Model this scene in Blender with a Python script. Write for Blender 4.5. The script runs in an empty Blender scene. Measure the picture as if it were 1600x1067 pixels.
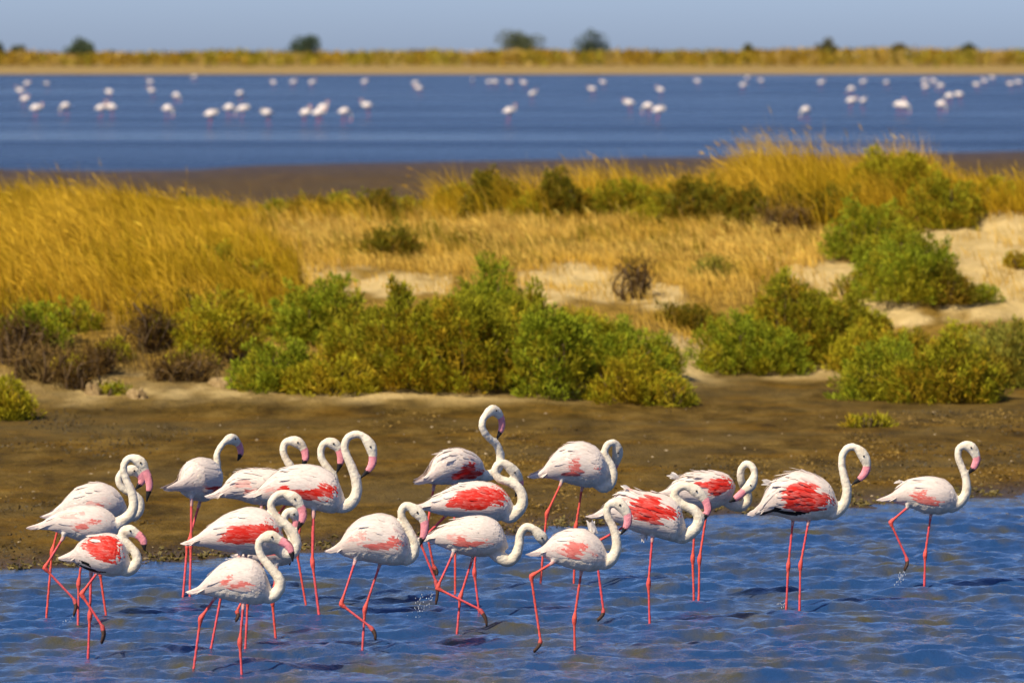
import bpy, math, random
import numpy as np

# ------------------------------------------------------------------ camera, sky, sun, exposure
scene = bpy.context.scene
LENS, H_CAM, ROW_H = 200.0, 4.1, 84.0            # lens mm, eye height above the water, row of the true horizon in a 1600 x 1067 frame
FPX = LENS / 36.0 * 1600.0
PITCH = math.atan((533.5 - ROW_H) / FPX)

cam_data = bpy.data.cameras.new('camera')
cam_data.lens = LENS
cam_data.sensor_width = 36.0
cam_data.clip_start = 0.5
cam_data.clip_end = 30000.0
cam_data.dof.use_dof = True
cam_data.dof.focus_distance = 41.0
cam_data.dof.aperture_fstop = 3.5
cam = bpy.data.objects.new('camera', cam_data)
scene.collection.objects.link(cam)
cam.location = (0, 0, H_CAM)
cam.rotation_euler = (math.pi / 2 - PITCH, 0, 0)
scene.camera = cam

SUN_DIR = np.array([-0.46, -0.50, 0.76]); SUN_DIR /= np.linalg.norm(SUN_DIR)
SUN_EL = math.asin(SUN_DIR[2]); SUN_ROT = math.atan2(SUN_DIR[0], SUN_DIR[1])
world = bpy.data.worlds.new('World'); scene.world = world; world.use_nodes = True
wn = world.node_tree; wn.nodes.clear()
wo = wn.nodes.new('ShaderNodeOutputWorld'); wb = wn.nodes.new('ShaderNodeBackground'); ws = wn.nodes.new('ShaderNodeTexSky')
ws.sky_type = 'NISHITA'; ws.sun_disc = False
ws.sun_elevation = SUN_EL; ws.sun_rotation = SUN_ROT
ws.altitude = 0; ws.air_density = 0.6; ws.dust_density = 0.85; ws.ozone_density = 7.5
wb.inputs['Strength'].default_value = 0.115
wm = wn.nodes.new('ShaderNodeMix'); wm.data_type = 'RGBA'; wm.blend_type = 'MULTIPLY'; wm.inputs[0].default_value = 1.0; wm.inputs[7].default_value = (1.03, 0.96, 1.03, 1)   # faint lavender of dry summer air, over the whole sky
wn.links.new(ws.outputs[0], wm.inputs[6]); wn.links.new(wm.outputs[2], wb.inputs['Color']); wn.links.new(wb.outputs[0], wo.inputs['Surface'])

sun_data = bpy.data.lights.new('sun', 'SUN'); sun_data.energy = 5.0; sun_data.angle = math.radians(0.53)
sun_data.color = (1.0, 0.88, 0.68)
sun = bpy.data.objects.new('sun', sun_data); scene.collection.objects.link(sun)
from mathutils import Vector
sun.rotation_euler = Vector((-SUN_DIR[0], -SUN_DIR[1], -SUN_DIR[2])).to_track_quat('-Z', 'Y').to_euler()
sun.location = (-20, -20, 40)

scene.view_settings.view_transform = 'Standard'; scene.view_settings.look = 'None'
scene.view_settings.exposure = 0.4; scene.view_settings.gamma = 1.0
scene.view_settings.use_curve_mapping = False
scene.render.engine = 'CYCLES'
scene.cycles.use_denoising = True
scene.cycles.max_bounces = 6; scene.cycles.diffuse_bounces = 3; scene.cycles.glossy_bounces = 3
scene.cycles.transparent_max_bounces = 8
scene.cycles.caustics_reflective = False; scene.cycles.caustics_refractive = False

# ------------------------------------------------------------------ helpers
rng = np.random.default_rng(11)
random.seed(11)
COL = scene.collection

def ang(row): return PITCH + math.atan((row - 533.5) / FPX)
def dist_of(row, z=0.0): return (H_CAM - z) / math.tan(ang(row))          # ground distance of a point of height z that shows at that row
def z_of(row, Y): return H_CAM - Y * math.tan(ang(row))
def x_of(px, Y, z): return (px - 800.0) / FPX * (Y * math.cos(PITCH) + (H_CAM - z) * math.sin(PITCH))
def px_of(X, Y, Z):
    dep = Y * math.cos(PITCH) + (H_CAM - Z) * math.sin(PITCH)
    return 800 + FPX * X / dep, 533.5 + FPX * ((H_CAM - Z) * math.cos(PITCH) - Y * math.sin(PITCH)) / dep

def hash2(i, j, seed):
    h = (i.astype(np.int64) * 374761393 + j.astype(np.int64) * 668265263 + seed * 144665) & 0xffffffff
    h = ((h ^ (h >> 13)) * 1274126177) & 0xffffffff
    h = h ^ (h >> 16)
    return (h & 0xffff) / 65535.0
def vnoise(x, y, seed=0):
    x = np.asarray(x, float); y = np.asarray(y, float)
    i = np.floor(x); j = np.floor(y); u = x - i; v = y - j
    u = u * u * (3 - 2 * u); v = v * v * (3 - 2 * v)
    a = hash2(i, j, seed); b = hash2(i + 1, j, seed); c = hash2(i, j + 1, seed); d = hash2(i + 1, j + 1, seed)
    return (a * (1 - u) + b * u) * (1 - v) + (c * (1 - u) + d * u) * v
def fbm(x, y, seed=0, oct=4):
    s = 0.0; a = 0.5
    for k in range(oct):
        s = s + a * vnoise(np.asarray(x) * 2 ** k, np.asarray(y) * 2 ** k, seed + k * 7); a *= 0.5
    return s / (1 - 0.5 ** oct)
def sstep(a, b, x):
    t = np.clip((np.asarray(x, float) - a) / (b - a), 0, 1); return t * t * (3 - 2 * t)

def mesh_np(name, V, faces, col=None, mats=None, smooth=True, attr='Col', fmat=None):
    """faces: list of integer arrays (n,3) or (n,4)"""
    me = bpy.data.meshes.new(name)
    V = np.ascontiguousarray(V, np.float32)
    me.vertices.add(len(V)); me.vertices.foreach_set('co', V.ravel())
    loops = np.concatenate([np.asarray(f, np.int32).ravel() for f in faces])
    tot = np.concatenate([np.full(len(f), np.asarray(f).shape[1], np.int32) for f in faces])
    start = np.concatenate([[0], np.cumsum(tot)[:-1]]).astype(np.int32)
    me.loops.add(len(loops)); me.loops.foreach_set('vertex_index', loops)
    me.polygons.add(len(tot)); me.polygons.foreach_set('loop_start', start); me.polygons.foreach_set('loop_total', tot)
    me.polygons.foreach_set('use_smooth', np.full(len(tot), smooth, bool))
    if fmat is not None: me.polygons.foreach_set('material_index', np.asarray(fmat, np.int32))
    me.update(calc_edges=True)
    if col is not None:
        put_col(me, col, attr)
    for m in (mats or []): me.materials.append(m)
    return me
def put_col(me, col, attr='Col'):
    a = me.color_attributes.new(attr, 'FLOAT_COLOR', 'POINT')
    c = np.ones((len(me.vertices), 4), np.float32); c[:, :3] = np.asarray(col, np.float32)[:, :3]
    a.data.foreach_set('color', c.ravel())
def obj(name, me, parent=None, loc=(0, 0, 0), rz=0.0):
    o = bpy.data.objects.new(name, me); COL.objects.link(o)
    o.location = loc; o.rotation_euler = (0, 0, rz)
    if parent is not None: o.parent = parent
    return o
def tag(o, label=None, cat=None, group=None, kind=None):
    if label: o['label'] = label
    if cat: o['category'] = cat
    if group: o['group'] = group
    if kind: o['kind'] = kind
    return o
class Acc:
    """collects shells into one mesh"""
    def __init__(s): s.V = []; s.Q = []; s.T = []; s.C = []; s.n = 0
    def add(s, V, Q=None, T=None, C=None):
        V = np.asarray(V, float)
        if Q is not None and len(Q): s.Q.append(np.asarray(Q, int) + s.n)
        if T is not None and len(T): s.T.append(np.asarray(T, int) + s.n)
        s.V.append(V)
        if C is not None:
            C = np.asarray(C, float)
            s.C.append(np.broadcast_to(C, (len(V), 3)) if C.ndim == 1 else C)
        s.n += len(V)
    def mesh(s, name, mats, smooth=True):
        f = []
        if s.Q: f.append(np.concatenate(s.Q))
        if s.T: f.append(np.concatenate(s.T))
        return mesh_np(name, np.concatenate(s.V), f, np.concatenate(s.C) if s.C else None, mats, smooth)

def catmull(P, sub=6):
    P = np.asarray(P, float)
    E = np.vstack([2 * P[0] - P[1], P, 2 * P[-1] - P[-2]])
    out = []
    for i in range(1, len(E) - 2):
        p0, p1, p2, p3 = E[i - 1], E[i], E[i + 1], E[i + 2]
        for k in range(sub):
            t = k / sub
            out.append(0.5 * ((2 * p1) + (-p0 + p2) * t + (2 * p0 - 5 * p1 + 4 * p2 - p3) * t * t + (-p0 + 3 * p1 - 3 * p2 + p3) * t ** 3))
    out.append(E[-2])
    return np.array(out)
def tube(P, r, seg=8, side=np.array([0, 1.0, 0]), squash=None):
    """closed tube along P; section axes: 'side' (made square to the path) and its cross product; squash scales the side axis"""
    P = np.asarray(P, float); n = len(P); r = np.broadcast_to(np.asarray(r, float), (n,))
    sq = np.broadcast_to(np.asarray(1.0 if squash is None else squash, float), (n,))
    T = np.gradient(P, axis=0); T /= np.linalg.norm(T, axis=1)[:, None] + 1e-12
    S = side[None, :] - T * (T @ side)[:, None]
    bad = np.linalg.norm(S, axis=1) < 0.05
    if bad.any():
        alt = np.array([1.0, 0.2, 0]); S[bad] = (alt[None, :] - T * (T @ alt)[:, None])[bad]
    S /= np.linalg.norm(S, axis=1)[:, None]
    U = np.cross(T, S)
    a = np.linspace(0, 2 * np.pi, seg, endpoint=False)
    V = P[:, None, :] + r[:, None, None] * (np.cos(a)[None, :, None] * S[:, None, :] * sq[:, None, None] + np.sin(a)[None, :, None] * U[:, None, :])
    V = V.reshape(-1, 3)
    i = np.arange(n - 1)[:, None] * seg; k = np.arange(seg)[None, :]; k2 = (k + 1) % seg
    Q = np.stack([i + k, i + k2, i + seg + k2, i + seg + k], -1).reshape(-1, 4)
    V = np.vstack([V, P[0], P[-1]])
    kk = np.arange(seg); kn = (kk + 1) % seg
    T1 = np.stack([np.full(seg, n * seg), kn, kk], -1); T2 = np.stack([np.full(seg, n * seg + 1), (n - 1) * seg + kk, (n - 1) * seg + kn], -1)
    return V, Q, np.vstack([T1, T2])

# ------------------------------------------------------------------ material helpers
class NT:
    def __init__(s, name):
        s.m = bpy.data.materials.new(name); s.m.use_nodes = True; s.t = s.m.node_tree; s.t.nodes.clear()
        s.out = s.n('ShaderNodeOutputMaterial'); s.b = s.n('ShaderNodeBsdfPrincipled'); s.l(s.b.outputs[0], s.out.inputs['Surface'])
    def n(s, k, **kw):
        x = s.t.nodes.new(k)
        for a, v in kw.items(): setattr(x, a, v)
        return x
    def l(s, a, b): s.t.links.new(a, b)
    def pos(s): return s.n('ShaderNodeNewGeometry').outputs['Position']
    def noise(s, scale, detail=4, rough=0.55, vec=None, dist=0.0):
        x = s.n('ShaderNodeTexNoise'); x.inputs['Scale'].default_value = scale; x.inputs['Detail'].default_value = detail
        x.inputs['Roughness'].default_value = rough; x.inputs['Distortion'].default_value = dist
        if vec is not None: s.l(vec, x.inputs['Vector'])
        return x.outputs['Fac']
    def mapping(s, vec, scale):
        x = s.n('ShaderNodeMapping'); x.inputs['Scale'].default_value = scale; s.l(vec, x.inputs['Vector']); return x.outputs[0]
    def ramp(s, fac, stops, interp='LINEAR'):
        x = s.n('ShaderNodeValToRGB'); x.color_ramp.interpolation = interp
        e = x.color_ramp.elements
        while len(e) < len(stops): e.new(0.5)
        for k, (p, c) in enumerate(stops):
            e[k].position = p; e[k].color = (*c, 1) if len(c) == 3 else c
        s.l(fac, x.inputs['Fac']); return x.outputs['Color']
    def mix(s, fac, a, b, mode='MIX'):
        x = s.n('ShaderNodeMix'); x.data_type = 'RGBA'; x.blend_type = mode
        for v, i in ((fac, x.inputs[0]), (a, x.inputs[6]), (b, x.inputs[7])):
            if hasattr(v, 'is_output'): s.l(v, i)
            elif isinstance(v, (int, float)): i.default_value = v
            else: i.default_value = (*v, 1)
        return x.outputs[2]
    def math(s, op, a, b=None):
        x = s.n('ShaderNodeMath'); x.operation = op
        for v, i in ((a, x.inputs[0]), (b, x.inputs[1])):
            if v is None: continue
            if hasattr(v, 'is_output'): s.l(v, i)
            else: i.default_value = v
        return x.outputs[0]
    def attr(s, name='Col'):
        x = s.n('ShaderNodeAttribute'); x.attribute_name = name; return x
    def bump(s, h, strength=0.3, dist=0.02, normal=None):
        x = s.n('ShaderNodeBump'); x.inputs['Strength'].default_value = strength; x.inputs['Distance'].default_value = dist
        s.l(h, x.inputs['Height'])
        if normal is not None: s.l(normal, x.inputs['Normal'])
        return x.outputs[0]
    def set(s, **kw):
        for k, v in kw.items():
            i = s.b.inputs[k.replace('_', ' ')]
            if hasattr(v, 'is_output'): s.l(v, i)
            elif isinstance(v, tuple) and len(v) == 3 and k in ('Base_Color',): i.default_value = (*v, 1)
            else: i.default_value = v
        return s.m

def mat_foliage(name, trans=0.25, rough=0.6, var=0.25):
    n = NT(name); a = n.attr().outputs['Color']
    f = n.noise(9.0, 2)
    c = n.mix(1.0, a, n.ramp(f, [(0.3, (1 - var,) * 3), (0.7, (1 + var,) * 3)]), 'MULTIPLY')
    n.set(Base_Color=c, Roughness=rough, Specular_IOR_Level=0.08)
    tr = n.n('ShaderNodeBsdfTranslucent'); n.l(c, tr.inputs['Color'])
    mx = n.n('ShaderNodeMixShader'); mx.inputs[0].default_value = trans
    n.l(n.b.outputs[0], mx.inputs[1]); n.l(tr.outputs[0], mx.inputs[2]); n.l(mx.outputs[0], n.out.inputs['Surface'])
    return n.m

# ------------------------------------------------------------------ poses of the flamingos in the lagoon
BIRDS = [
 dict(rs=0.62, base=977, x0=122, yaw=4, label='white flamingo with pink-streaked wing, head highest of the three at far left',
  top=[(59,823),(75,811),(94,797),(127,789),(155,790),(174,800),(184,812),(190,824)], bot=[(59,825),(81,828),(103,837),(125,846),(150,850),(172,846),(184,836),(190,826)],
  neck=[(176,824),(190,815),(201,807),(208,796),(209,783),(206,768),(199,752),(194,737),(196,723),(206,715.5)], head=(219,722), bill=[(227,735),(234,757),(229,785)],
  legs=[('n',[(100,838),(70,886),(117,936),(115,962)],'t'),('f',[(132,846),(123,912),(122,977)],'w')],
  red=[[(122,820),(136,814),(140,823),(124,826)],[(143,812),(158,808),(157,813),(146,816)]], pink=[[(103,817),(124,814),(142,816),(141,827),(118,827),(107,823)],[(103,806),(128,799),(130,802),(108,812)]]),
 dict(rs=0.62, base=965, x0=120, yaw=10, label='white flamingo with smooth rounded back standing behind the tallest one at far left',
  top=[(84,806),(99,784),(117,763),(140,755),(160,754),(177,762),(190,773),(197,790)], bot=[(84,808),(100,812),(125,818),(150,820),(175,816),(190,805),(197,795)], ruffle=0.06,
  neck=[(184,800),(198,806,.03),(210,808,.04),(218,799,.05),(219,786,.05),(212,776,.05),(199,769,.05),(189,760,.05),(187,748,.05),(194,738.5,.05)], head=(208,737,.05), bill=[(218,742,.05),(223,753,.05),(212,767,.05)],
  legs=[('f',[(95,815),(83,862),(74,963)],'w'),('n',[(152,818),(155,893),(165,965)],'w')],
  red=[[(147,788),(159,783),(158,789),(150,790)]], pink=[[(127,785),(147,783),(147,790),(130,789)]]),
 dict(base=1026, x0=140, yaw=-6, low=-42, label='flamingo with scarlet shoulder and black wing edge, front one at far left',
  top=[(112,871),(120,850),(139,838),(165,832),(182,834),(194,842),(201,860),(205,878)], bot=[(112,875),(122,884),(147,895),(174,901),(190,899),(201,890),(205,880)], dark_edge=True,
  neck=[(186,884),(198,890),(208,887),(215,877),(214,865),(207,855),(199,846),(193,837),(193,829)], head=(204,828,-.01), bill=[(215,833),(225,842),(228,860)],
  legs=[('f',[(141,895),(139,963),(136,1026)],'w'),('n',[(157,890),(129,927),(162,977),(161,1005)],'t')],
  red=[[(132,848),(149,838),(174,836),(192,845),(197,857),(190,869),(176,878),(161,873),(153,863)]]),
 dict(base=929, x0=300, yaw=48, label='flamingo turned three-quarters away on the brown shore, black and pink bill, alone at left',
  top=[(284,757),(289,733),(298,720),(312,715),(326,718),(336,728),(341,742)], bot=[(284,764),(291,774),(303,782),(318,786),(330,780),(337,766),(341,750)], wide=1.0,
  neck=[(328,756),(336,742),(338,728),(337,715),(341,704),(348,695)], head=(359,690), bill=[(369,698),(373,712),(368,726)], pinkto=0.6, nr=0.85,
  legs=[('n',[(294,778),(293,850),(291,929)],'w'),('f',[(318,785),(299,852),(293,927)],'w')],
  red=[[(313,764),(325,757),(340,752),(338,764),(326,772),(314,770)]], pink=[[(294,762),(312,758),(312,770),(300,774)]], low=-35),
 dict(rs=0.62, base=944, x0=400, yaw=3, label='half hidden flamingo with ragged pinkish tail, directly behind the tallest one',
  top=[(340,775),(352,757),(363,743),(374,734),(410,732),(435,735),(452,745),(464,765)], bot=[(340,777),(355,778),(374,781),(395,788),(425,792),(448,787),(464,770)],
  neck=[(448,768,.02),(462,758,.03),(464,745,.04),(455,730,.04),(446,715,.04),(443,702,.04),(448,691,.04)], head=(464,691,.04), bill=[(475,702,.04),(478,716,.04),(473,730,.04)], ruffle=0.14, plumes=6,
  legs=[('n',[(409,788),(404,862),(399,944)],'w'),('f',[(418,788),(410,868),(405,944)],'w')],
  red=[[(383,768),(400,762),(402,774),(391,777)]], pink=[[(373,752),(388,745),(397,746),(385,760),(378,768)]]),
 dict(base=950, x0=470, yaw=2, label='flamingo mostly hidden behind the tallest one, only looped neck and head showing between two heads',
  top=[(404,770),(420,752),(445,742),(475,740),(500,744),(516,756),(522,768)], bot=[(404,772),(420,780),(450,788),(480,791),(505,787),(516,780),(522,770)],
  neck=[(508,770,.02),(520,762,.04),(521,748,.05),(512,732,.05),(503,717,.05),(502,703,.05),(508,693,.05)], head=(520,693,.05), bill=[(530,703,.05),(533,720,.05),(527,739,.05)],
  legs=[('n',[(473,790),(464,862),(479,949)],'w'),('f',[(449,786),(428,812),(450,868),(452,884)],'t')]),
 dict(base=966, x0=490, yaw=0, low=-30, label='tallest flamingo, neck raised high in an S, with a long scarlet wing band',
  top=[(398,774),(412,756),(431,737),(450,729),(470,725),(496,727),(520,738),(531,752),(538,775)], bot=[(398,777),(412,783),(440,789),(480,793),(501,799),(520,803),(532,799),(538,785)],
  neck=[(522,786),(534,791),(546,788),(555,777),(558,762),(555,744),(549,727),(542,711),(539,697),(544,684),(556,678.5),(568,682)], head=(579,696), bill=[(583,713),(580,729),(565,746)], nr=1.06,
  legs=[('n',[(491,797),(489,880),(500,966)],'w'),('f',[(489,796),(488,878),(498,962)],'w')],
  red=[[(442,763),(451,757),(459,765),(479,765),(498,760),(519,751),(530,754),(524,765),(505,776),(487,779),(472,776),(459,770)]], pink=[[(408,768),(440,756),(447,762),(430,775),(410,780)]], plumes=8),
 dict(base=1018, x0=375, yaw=0, low=-42, label='flamingo with broad scarlet wing patch, big pink bill hanging, behind the foremost one',
  top=[(297,849),(318,829),(350,804),(388,791),(416,796),(431,808),(441,824),(446,844)], bot=[(297,851),(314,852),(338,859),(360,863),(390,867),(420,868),(438,863),(446,850)],
  neck=[(432,852),(445,864),(457,864),(463,853),(462,841),(457,830),(447,819),(436,810),(427,799),(424,787),(431,775.5),(443,771)], head=(460,778), bill=[(470,791),(474,807),(465,829)],
  legs=[('n',[(376,866),(347,925),(327,1028)],'w'),('f',[(384,864),(387,938),(383,1015)],'w')],
  red=[[(342,844),(350,834),(366,820),(388,818),(412,817),(438,813),(440,823),(425,832),(411,840),(402,847),(374,849),(353,846)]]),
 dict(base=994, x0=428, yaw=6, label='shaded flamingo squeezed behind the scarlet-winged one, only rump and belly showing',
  top=[(386,866),(398,852),(415,842),(440,840),(455,846),(465,860)], bot=[(386,870),(400,878),(425,884),(445,884),(457,878),(465,866)], ruffle=0.4, plumes=10,
  neck=[(452,862,.02),(460,850,.03),(456,836,.04),(448,822,.04),(445,810,.04),(450,801,.04)], head=(459,803,.05), bill=[(464,812,.06),(463,822,.06),(455,832,.06)],
  legs=[('n',[(432,884),(425,938),(430,994)],'w'),('f',[(412,880),(385,928),(371,955),(369,972)],'t')],
  red=[[(408,858),(422,854),(424,866),(410,868)]]),
 dict(rs=0.62, base=1050, x0=375, yaw=-4, low=-18, label='foremost flamingo, nearly all white, neck curled and pink bill held level',
  top=[(309,925),(319,910),(327,899),(339,886),(352,877),(371,870),(399,874),(416,892),(423,915),(426,926)], bot=[(309,928),(320,930),(333,932),(365,940),(395,945),(410,944),(420,938),(426,930)],
  neck=[(408,928),(420,932),(431,927),(438,916),(437,904),(429,893),(419,881),(409,868),(405,854),(409,842)], head=(424,838), bill=[(438,844),(453,854),(459,877)], pinkto=0.62,
  legs=[('f',[(337,932),(312,967),(301,1046)],'w'),('n',[(382,942),(376,1002),(379,1054)],'w')],
  red=[[(353,906),(366,896),(366,908),(357,914)],[(367,913),(380,911),(392,905),(394,911),(380,918),(368,919)]], pink=[[(340,912),(354,905),(358,914),(345,918)]]),
 dict(rs=0.62, base=1016, x0=575, yaw=0, low=-28, label='flamingo stepping with one foot lifted, head bowed to its breast, clear water around it',
  top=[(527,860),(543,825),(564,808),(594,801),(619,808),(632,824),(640,846),(643,862)], bot=[(527,863),(540,870),(553,874),(586,880),(612,884),(628,883),(638,877),(643,868)],
  neck=[(624,868),(635,873),(645,866),(648,852),(643,836),(636,822),(629,809),(628,797),(636,789.5)], head=(651,799), bill=[(663,814),(663,832),(656,853)], nr=1.0,
  legs=[('n',[(556,874),(533,943),(579,978),(587,1000)],'t'),('f',[(594,881),(570,952),(566,1016)],'w')],
  red=[[(571,849),(591,849),(613,839),(626,834),(625,846),(605,857),(586,856)]], pink=[[(545,838),(560,831),(572,830),(570,852),(555,846)]]),
 dict(base=928, x0=706, yaw=38, low=-40, ruffle=0.14, plumes=6, label='flamingo turned partly away with neck stretched up, topmost head of the flock',
  top=[(668,748),(676,722),(686,708),(700,702),(717,700),(738,708),(750,720),(757,736)], bot=[(668,753),(685,756),(705,757),(720,757),(738,755),(750,749),(757,742)],
  neck=[(742,740),(756,746),(770,744),(779,733),(782,719),(780,708),(775,697),(765,688),(757,678),(753,666),(757,654)], head=(770,644), bill=[(782,655),(784,672),(776,690)], nr=1.0, pinkto=0.62,
  legs=[('n',[(703,755),(706,842),(706,928)],'w'),('f',[(684,755),(672,828),(683,884),(684,900)],'t')],
  red=[[(700,744),(711,731),(718,723),(727,719),(727,737),(734,738),(752,727),(747,740),(729,751),(709,750)]], pink=[[(682,744),(700,732),(706,740),(695,748)]]),
 dict(base=961, x0=735, yaw=2, low=-40, label='flamingo with large ragged scarlet wing patch and tightly looped neck, middle of the flock',
  top=[(658,791),(670,781),(684,772),(714,756),(747,751),(775,756),(792,768),(801,785)], bot=[(658,794),(678,802),(705,807),(740,812),(770,815),(788,813),(797,805),(801,795)],
  neck=[(782,798),(796,807),(808,800),(816,788),(816,773),(808,760),(795,753),(781,748),(774,738),(777,727),(788,724)], head=(803,737,.02), bill=[(812,752,.05),(811,765,.07),(806,778,.08)], nr=1.1,
  legs=[('f',[(700,803),(656,846),(681,908),(681,946)],'t'),('n',[(745,812),(741,894),(749,961)],'w')],
  red=[[(697,791),(706,778),(717,767),(744,762),(792,761),(790,779),(759,796),(729,796),(712,792)]], dark_edge=False, plumes=8),
 dict(rs=0.62, base=990, x0=720, yaw=0, low=-24, label='flamingo stretching its neck low to the right, head behind another tail, foot lifted',
  top=[(667,842),(680,829),(696,818),(726,807),(757,805),(780,815),(789,832),(794,850)], bot=[(667,845),(685,852),(705,861),(735,870),(759,870),(778,866),(788,862),(794,856)],
  neck=[(770,858),(782,870),(794,876),(805,869),(811,853),(813,836),(821,824),(833,826)], head=(846,839,.01), bill=[(853,850,.03),(860,862,.04),(858,876,.04)], nr=1.12,
  legs=[('n',[(709,862),(683,918),(750,951),(761,978)],'t'),('f',[(739,871),(719,934),(714,990)],'w')],
  red=[[(710,846),(726,837),(733,848),(745,847),(763,838),(763,846),(741,855),(717,852)]], pink=[[(697,842),(722,830),(730,834),(716,846)]]),
 dict(rs=0.62, base=916, x0=885, yaw=8, low=-30, label='hunched white flamingo at the water edge, head tucked behind its curled neck',
  top=[(844,743),(852,728),(862,712),(876,699),(890,692),(909,689),(931,697),(944,714),(951,735)], bot=[(844,746),(858,747),(870,750),(900,759),(920,763),(938,760),(947,752),(951,742)],
  neck=[(932,752),(943,762),(953,757),(958,744),(956,730),(949,717),(945,706),(950,695),(961,693,.02)], head=(967,707,.05), bill=[(964,727,.09),(955,738,.10),(944,747,.10)], ruffle=0.06,
  legs=[('n',[(876,753),(853,801),(848,850),(843,913)],'w'),('f',[(911,761),(901,824),(898,914)],'w')],
  red=[[(870,741),(888,733),(894,719),(900,715),(898,731),(904,735),(894,744),(879,744)],[(921,728),(927,728),(927,734),(921,734)]]),
 dict(rs=0.62, base=1020, x0=898, yaw=-3, low=-20, label='white flamingo with small coral patch and upright wind-blown tuft on its back',
  top=[(844,864),(852,850),(864,836),(887,826),(916,826),(936,841),(946,857),(952,872)], bot=[(844,867),(855,874),(867,880),(896,890),(925,894),(942,888),(948,882),(952,876)],
  neck=[(934,878),(946,879),(957,871),(963,858),(963,842),(959,826),(952,811),(948,798),(953,787)], head=(967,787), bill=[(980,803),(980,818),(971,834)],
  legs=[('n',[(866,877),(830,899),(845,1000),(834,1019)],'t'),('f',[(908,892),(897,968),(898,1020)],'w')],
  red=[[(882,860),(892,848),(900,844),(917,845),(908,868),(894,869)],[(919,857),(925,857),(925,864),(919,864)]], pink=[[(868,862),(886,850),(900,844),(894,868),(880,867)]], tufts=[(926,832,-3,-19,9)]),
 dict(base=974, x0=1015, yaw=0, low=-40, ruffle=0.14, plumes=6, label='flamingo with vivid scarlet wing, head overlapping the preening one behind it',
  top=[(934,806),(950,786),(966,771),(980,764),(1003,768),(1034,771),(1056,780),(1066,795),(1070,815)], bot=[(934,808),(955,812),(972,820),(988,830),(1010,836),(1035,842),(1055,848),(1065,842),(1070,826)],
  neck=[(1050,830),(1064,838),(1078,833),(1089,822),(1092,809),(1085,797),(1072,791),(1060,783),(1054,773),(1059,763),(1071,759)], head=(1086,766), bill=[(1101,780),(1106,796),(1098,815)], nr=1.15,
  legs=[('n',[(1019,838),(1013,911),(1015,974)],'w'),('f',[(985,818),(929,849),(943,955),(933,972)],'t')],
  red=[[(985,806),(985,795),(998,779),(1021,775),(1036,779),(1036,792),(1061,791),(1054,802),(1034,812),(1022,815),(998,811)]], pink=[[(968,772),(985,766),(995,776),(980,790)]], tufts=[(985,768,-12,-6,6),(1003,835,2,10,6)]),
 dict(base=937, x0=1088, yaw=10, low=-30, ruffle=0.22, plumes=8, label='ruffled flamingo preening its scarlet wing, neck bent in a tight ring',
  top=[(1040,770),(1053,751),(1076,740),(1100,736),(1125,737),(1142,744),(1149,758)], bot=[(1040,774),(1060,786),(1085,794),(1110,797),(1130,790),(1143,780),(1149,766)],
  neck=[(1132,778),(1144,788,.02),(1158,793,.04),(1169,787,.06),(1171,775,.06),(1165,763,.04),(1158,750,0),(1157,735,-.02),(1164,725,-.04),(1173,729,-.06),(1176,741,-.07)], head=(1170,757,-.08), bill=[(1158,767,-.10),(1146,776,-.12),(1133,783,-.12)],
  legs=[('n',[(1103,795),(1091,873),(1090,937)],'w'),('f',[(1089,795),(1084,873),(1086,937)],'w')],
  red=[[(1081,757),(1109,749),(1143,744),(1142,754),(1138,762),(1125,765),(1109,775),(1102,769),(1102,761)]], tufts=[(1062,748,-14,-6,7)]),
 dict(base=950, x0=1240, yaw=0, low=-32, ruffle=0.3, plumes=13, label='windswept flamingo with scarlet wing and fluffed rump, second from the right',
  top=[(1187,800),(1193,775),(1203,755),(1226,742),(1247,734),(1276,743),(1298,757),(1305,772),(1310,790)], bot=[(1187,806),(1203,804),(1221,807),(1241,815),(1262,814),(1282,812),(1300,807),(1310,796)],
  neck=[(1290,800),(1302,802),(1314,793),(1321,781),(1323,765),(1319,746),(1315,727),(1316,711),(1324,699.5),(1336,699)], head=(1348,711), bill=[(1354,728),(1348,743),(1331,757)],
  legs=[('f',[(1239,814),(1232,885),(1229,949)],'w'),('n',[(1263,812),(1250,882),(1249,950)],'w')],
  red=[[(1226,781),(1229,760),(1253,754),(1273,757),(1276,772),(1299,771),(1294,783),(1276,796),(1250,796),(1229,790)]], dark_edge=True, tufts=[(1212,757,-18,-4,10),(1208,790,-20,6,10)]),
 dict(rs=0.62, base=917, x0=1445, yaw=0, low=-22, label='rightmost flamingo wading off alone with one leg raised, small coral wing patches',
  top=[(1388,780),(1400,764),(1414,750),(1445,744),(1468,746),(1486,756),(1494,770),(1500,784)], bot=[(1388,782),(1403,786),(1419,792),(1445,803),(1471,804),(1487,799),(1496,793),(1500,788)],
  neck=[(1482,792),(1494,788),(1505,778),(1510,764),(1508,745),(1501,727),(1496,711),(1500,698)], head=(1515,698), bill=[(1525,714),(1522,728),(1512,740)],
  legs=[('n',[(1417,792),(1390,815),(1416,871),(1412,892)],'t'),('f',[(1455,803),(1446,867),(1445,917)],'w')],
  red=[[(1429,768),(1446,763),(1443,773),(1466,780),(1454,789),(1429,782)]], tufts=[(1412,752,-9,2,4)]),
]

LEG_SPOTS = []
for S in BIRDS:
    D_ = dist_of(S['base'])
    for side, lp, end in S['legs']:
        if end == 'w' and D_ < 44.8: LEG_SPOTS.append((x_of(lp[-1][0], D_, 0), D_ + (-0.042 if side == 'n' else 0.042)))

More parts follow.
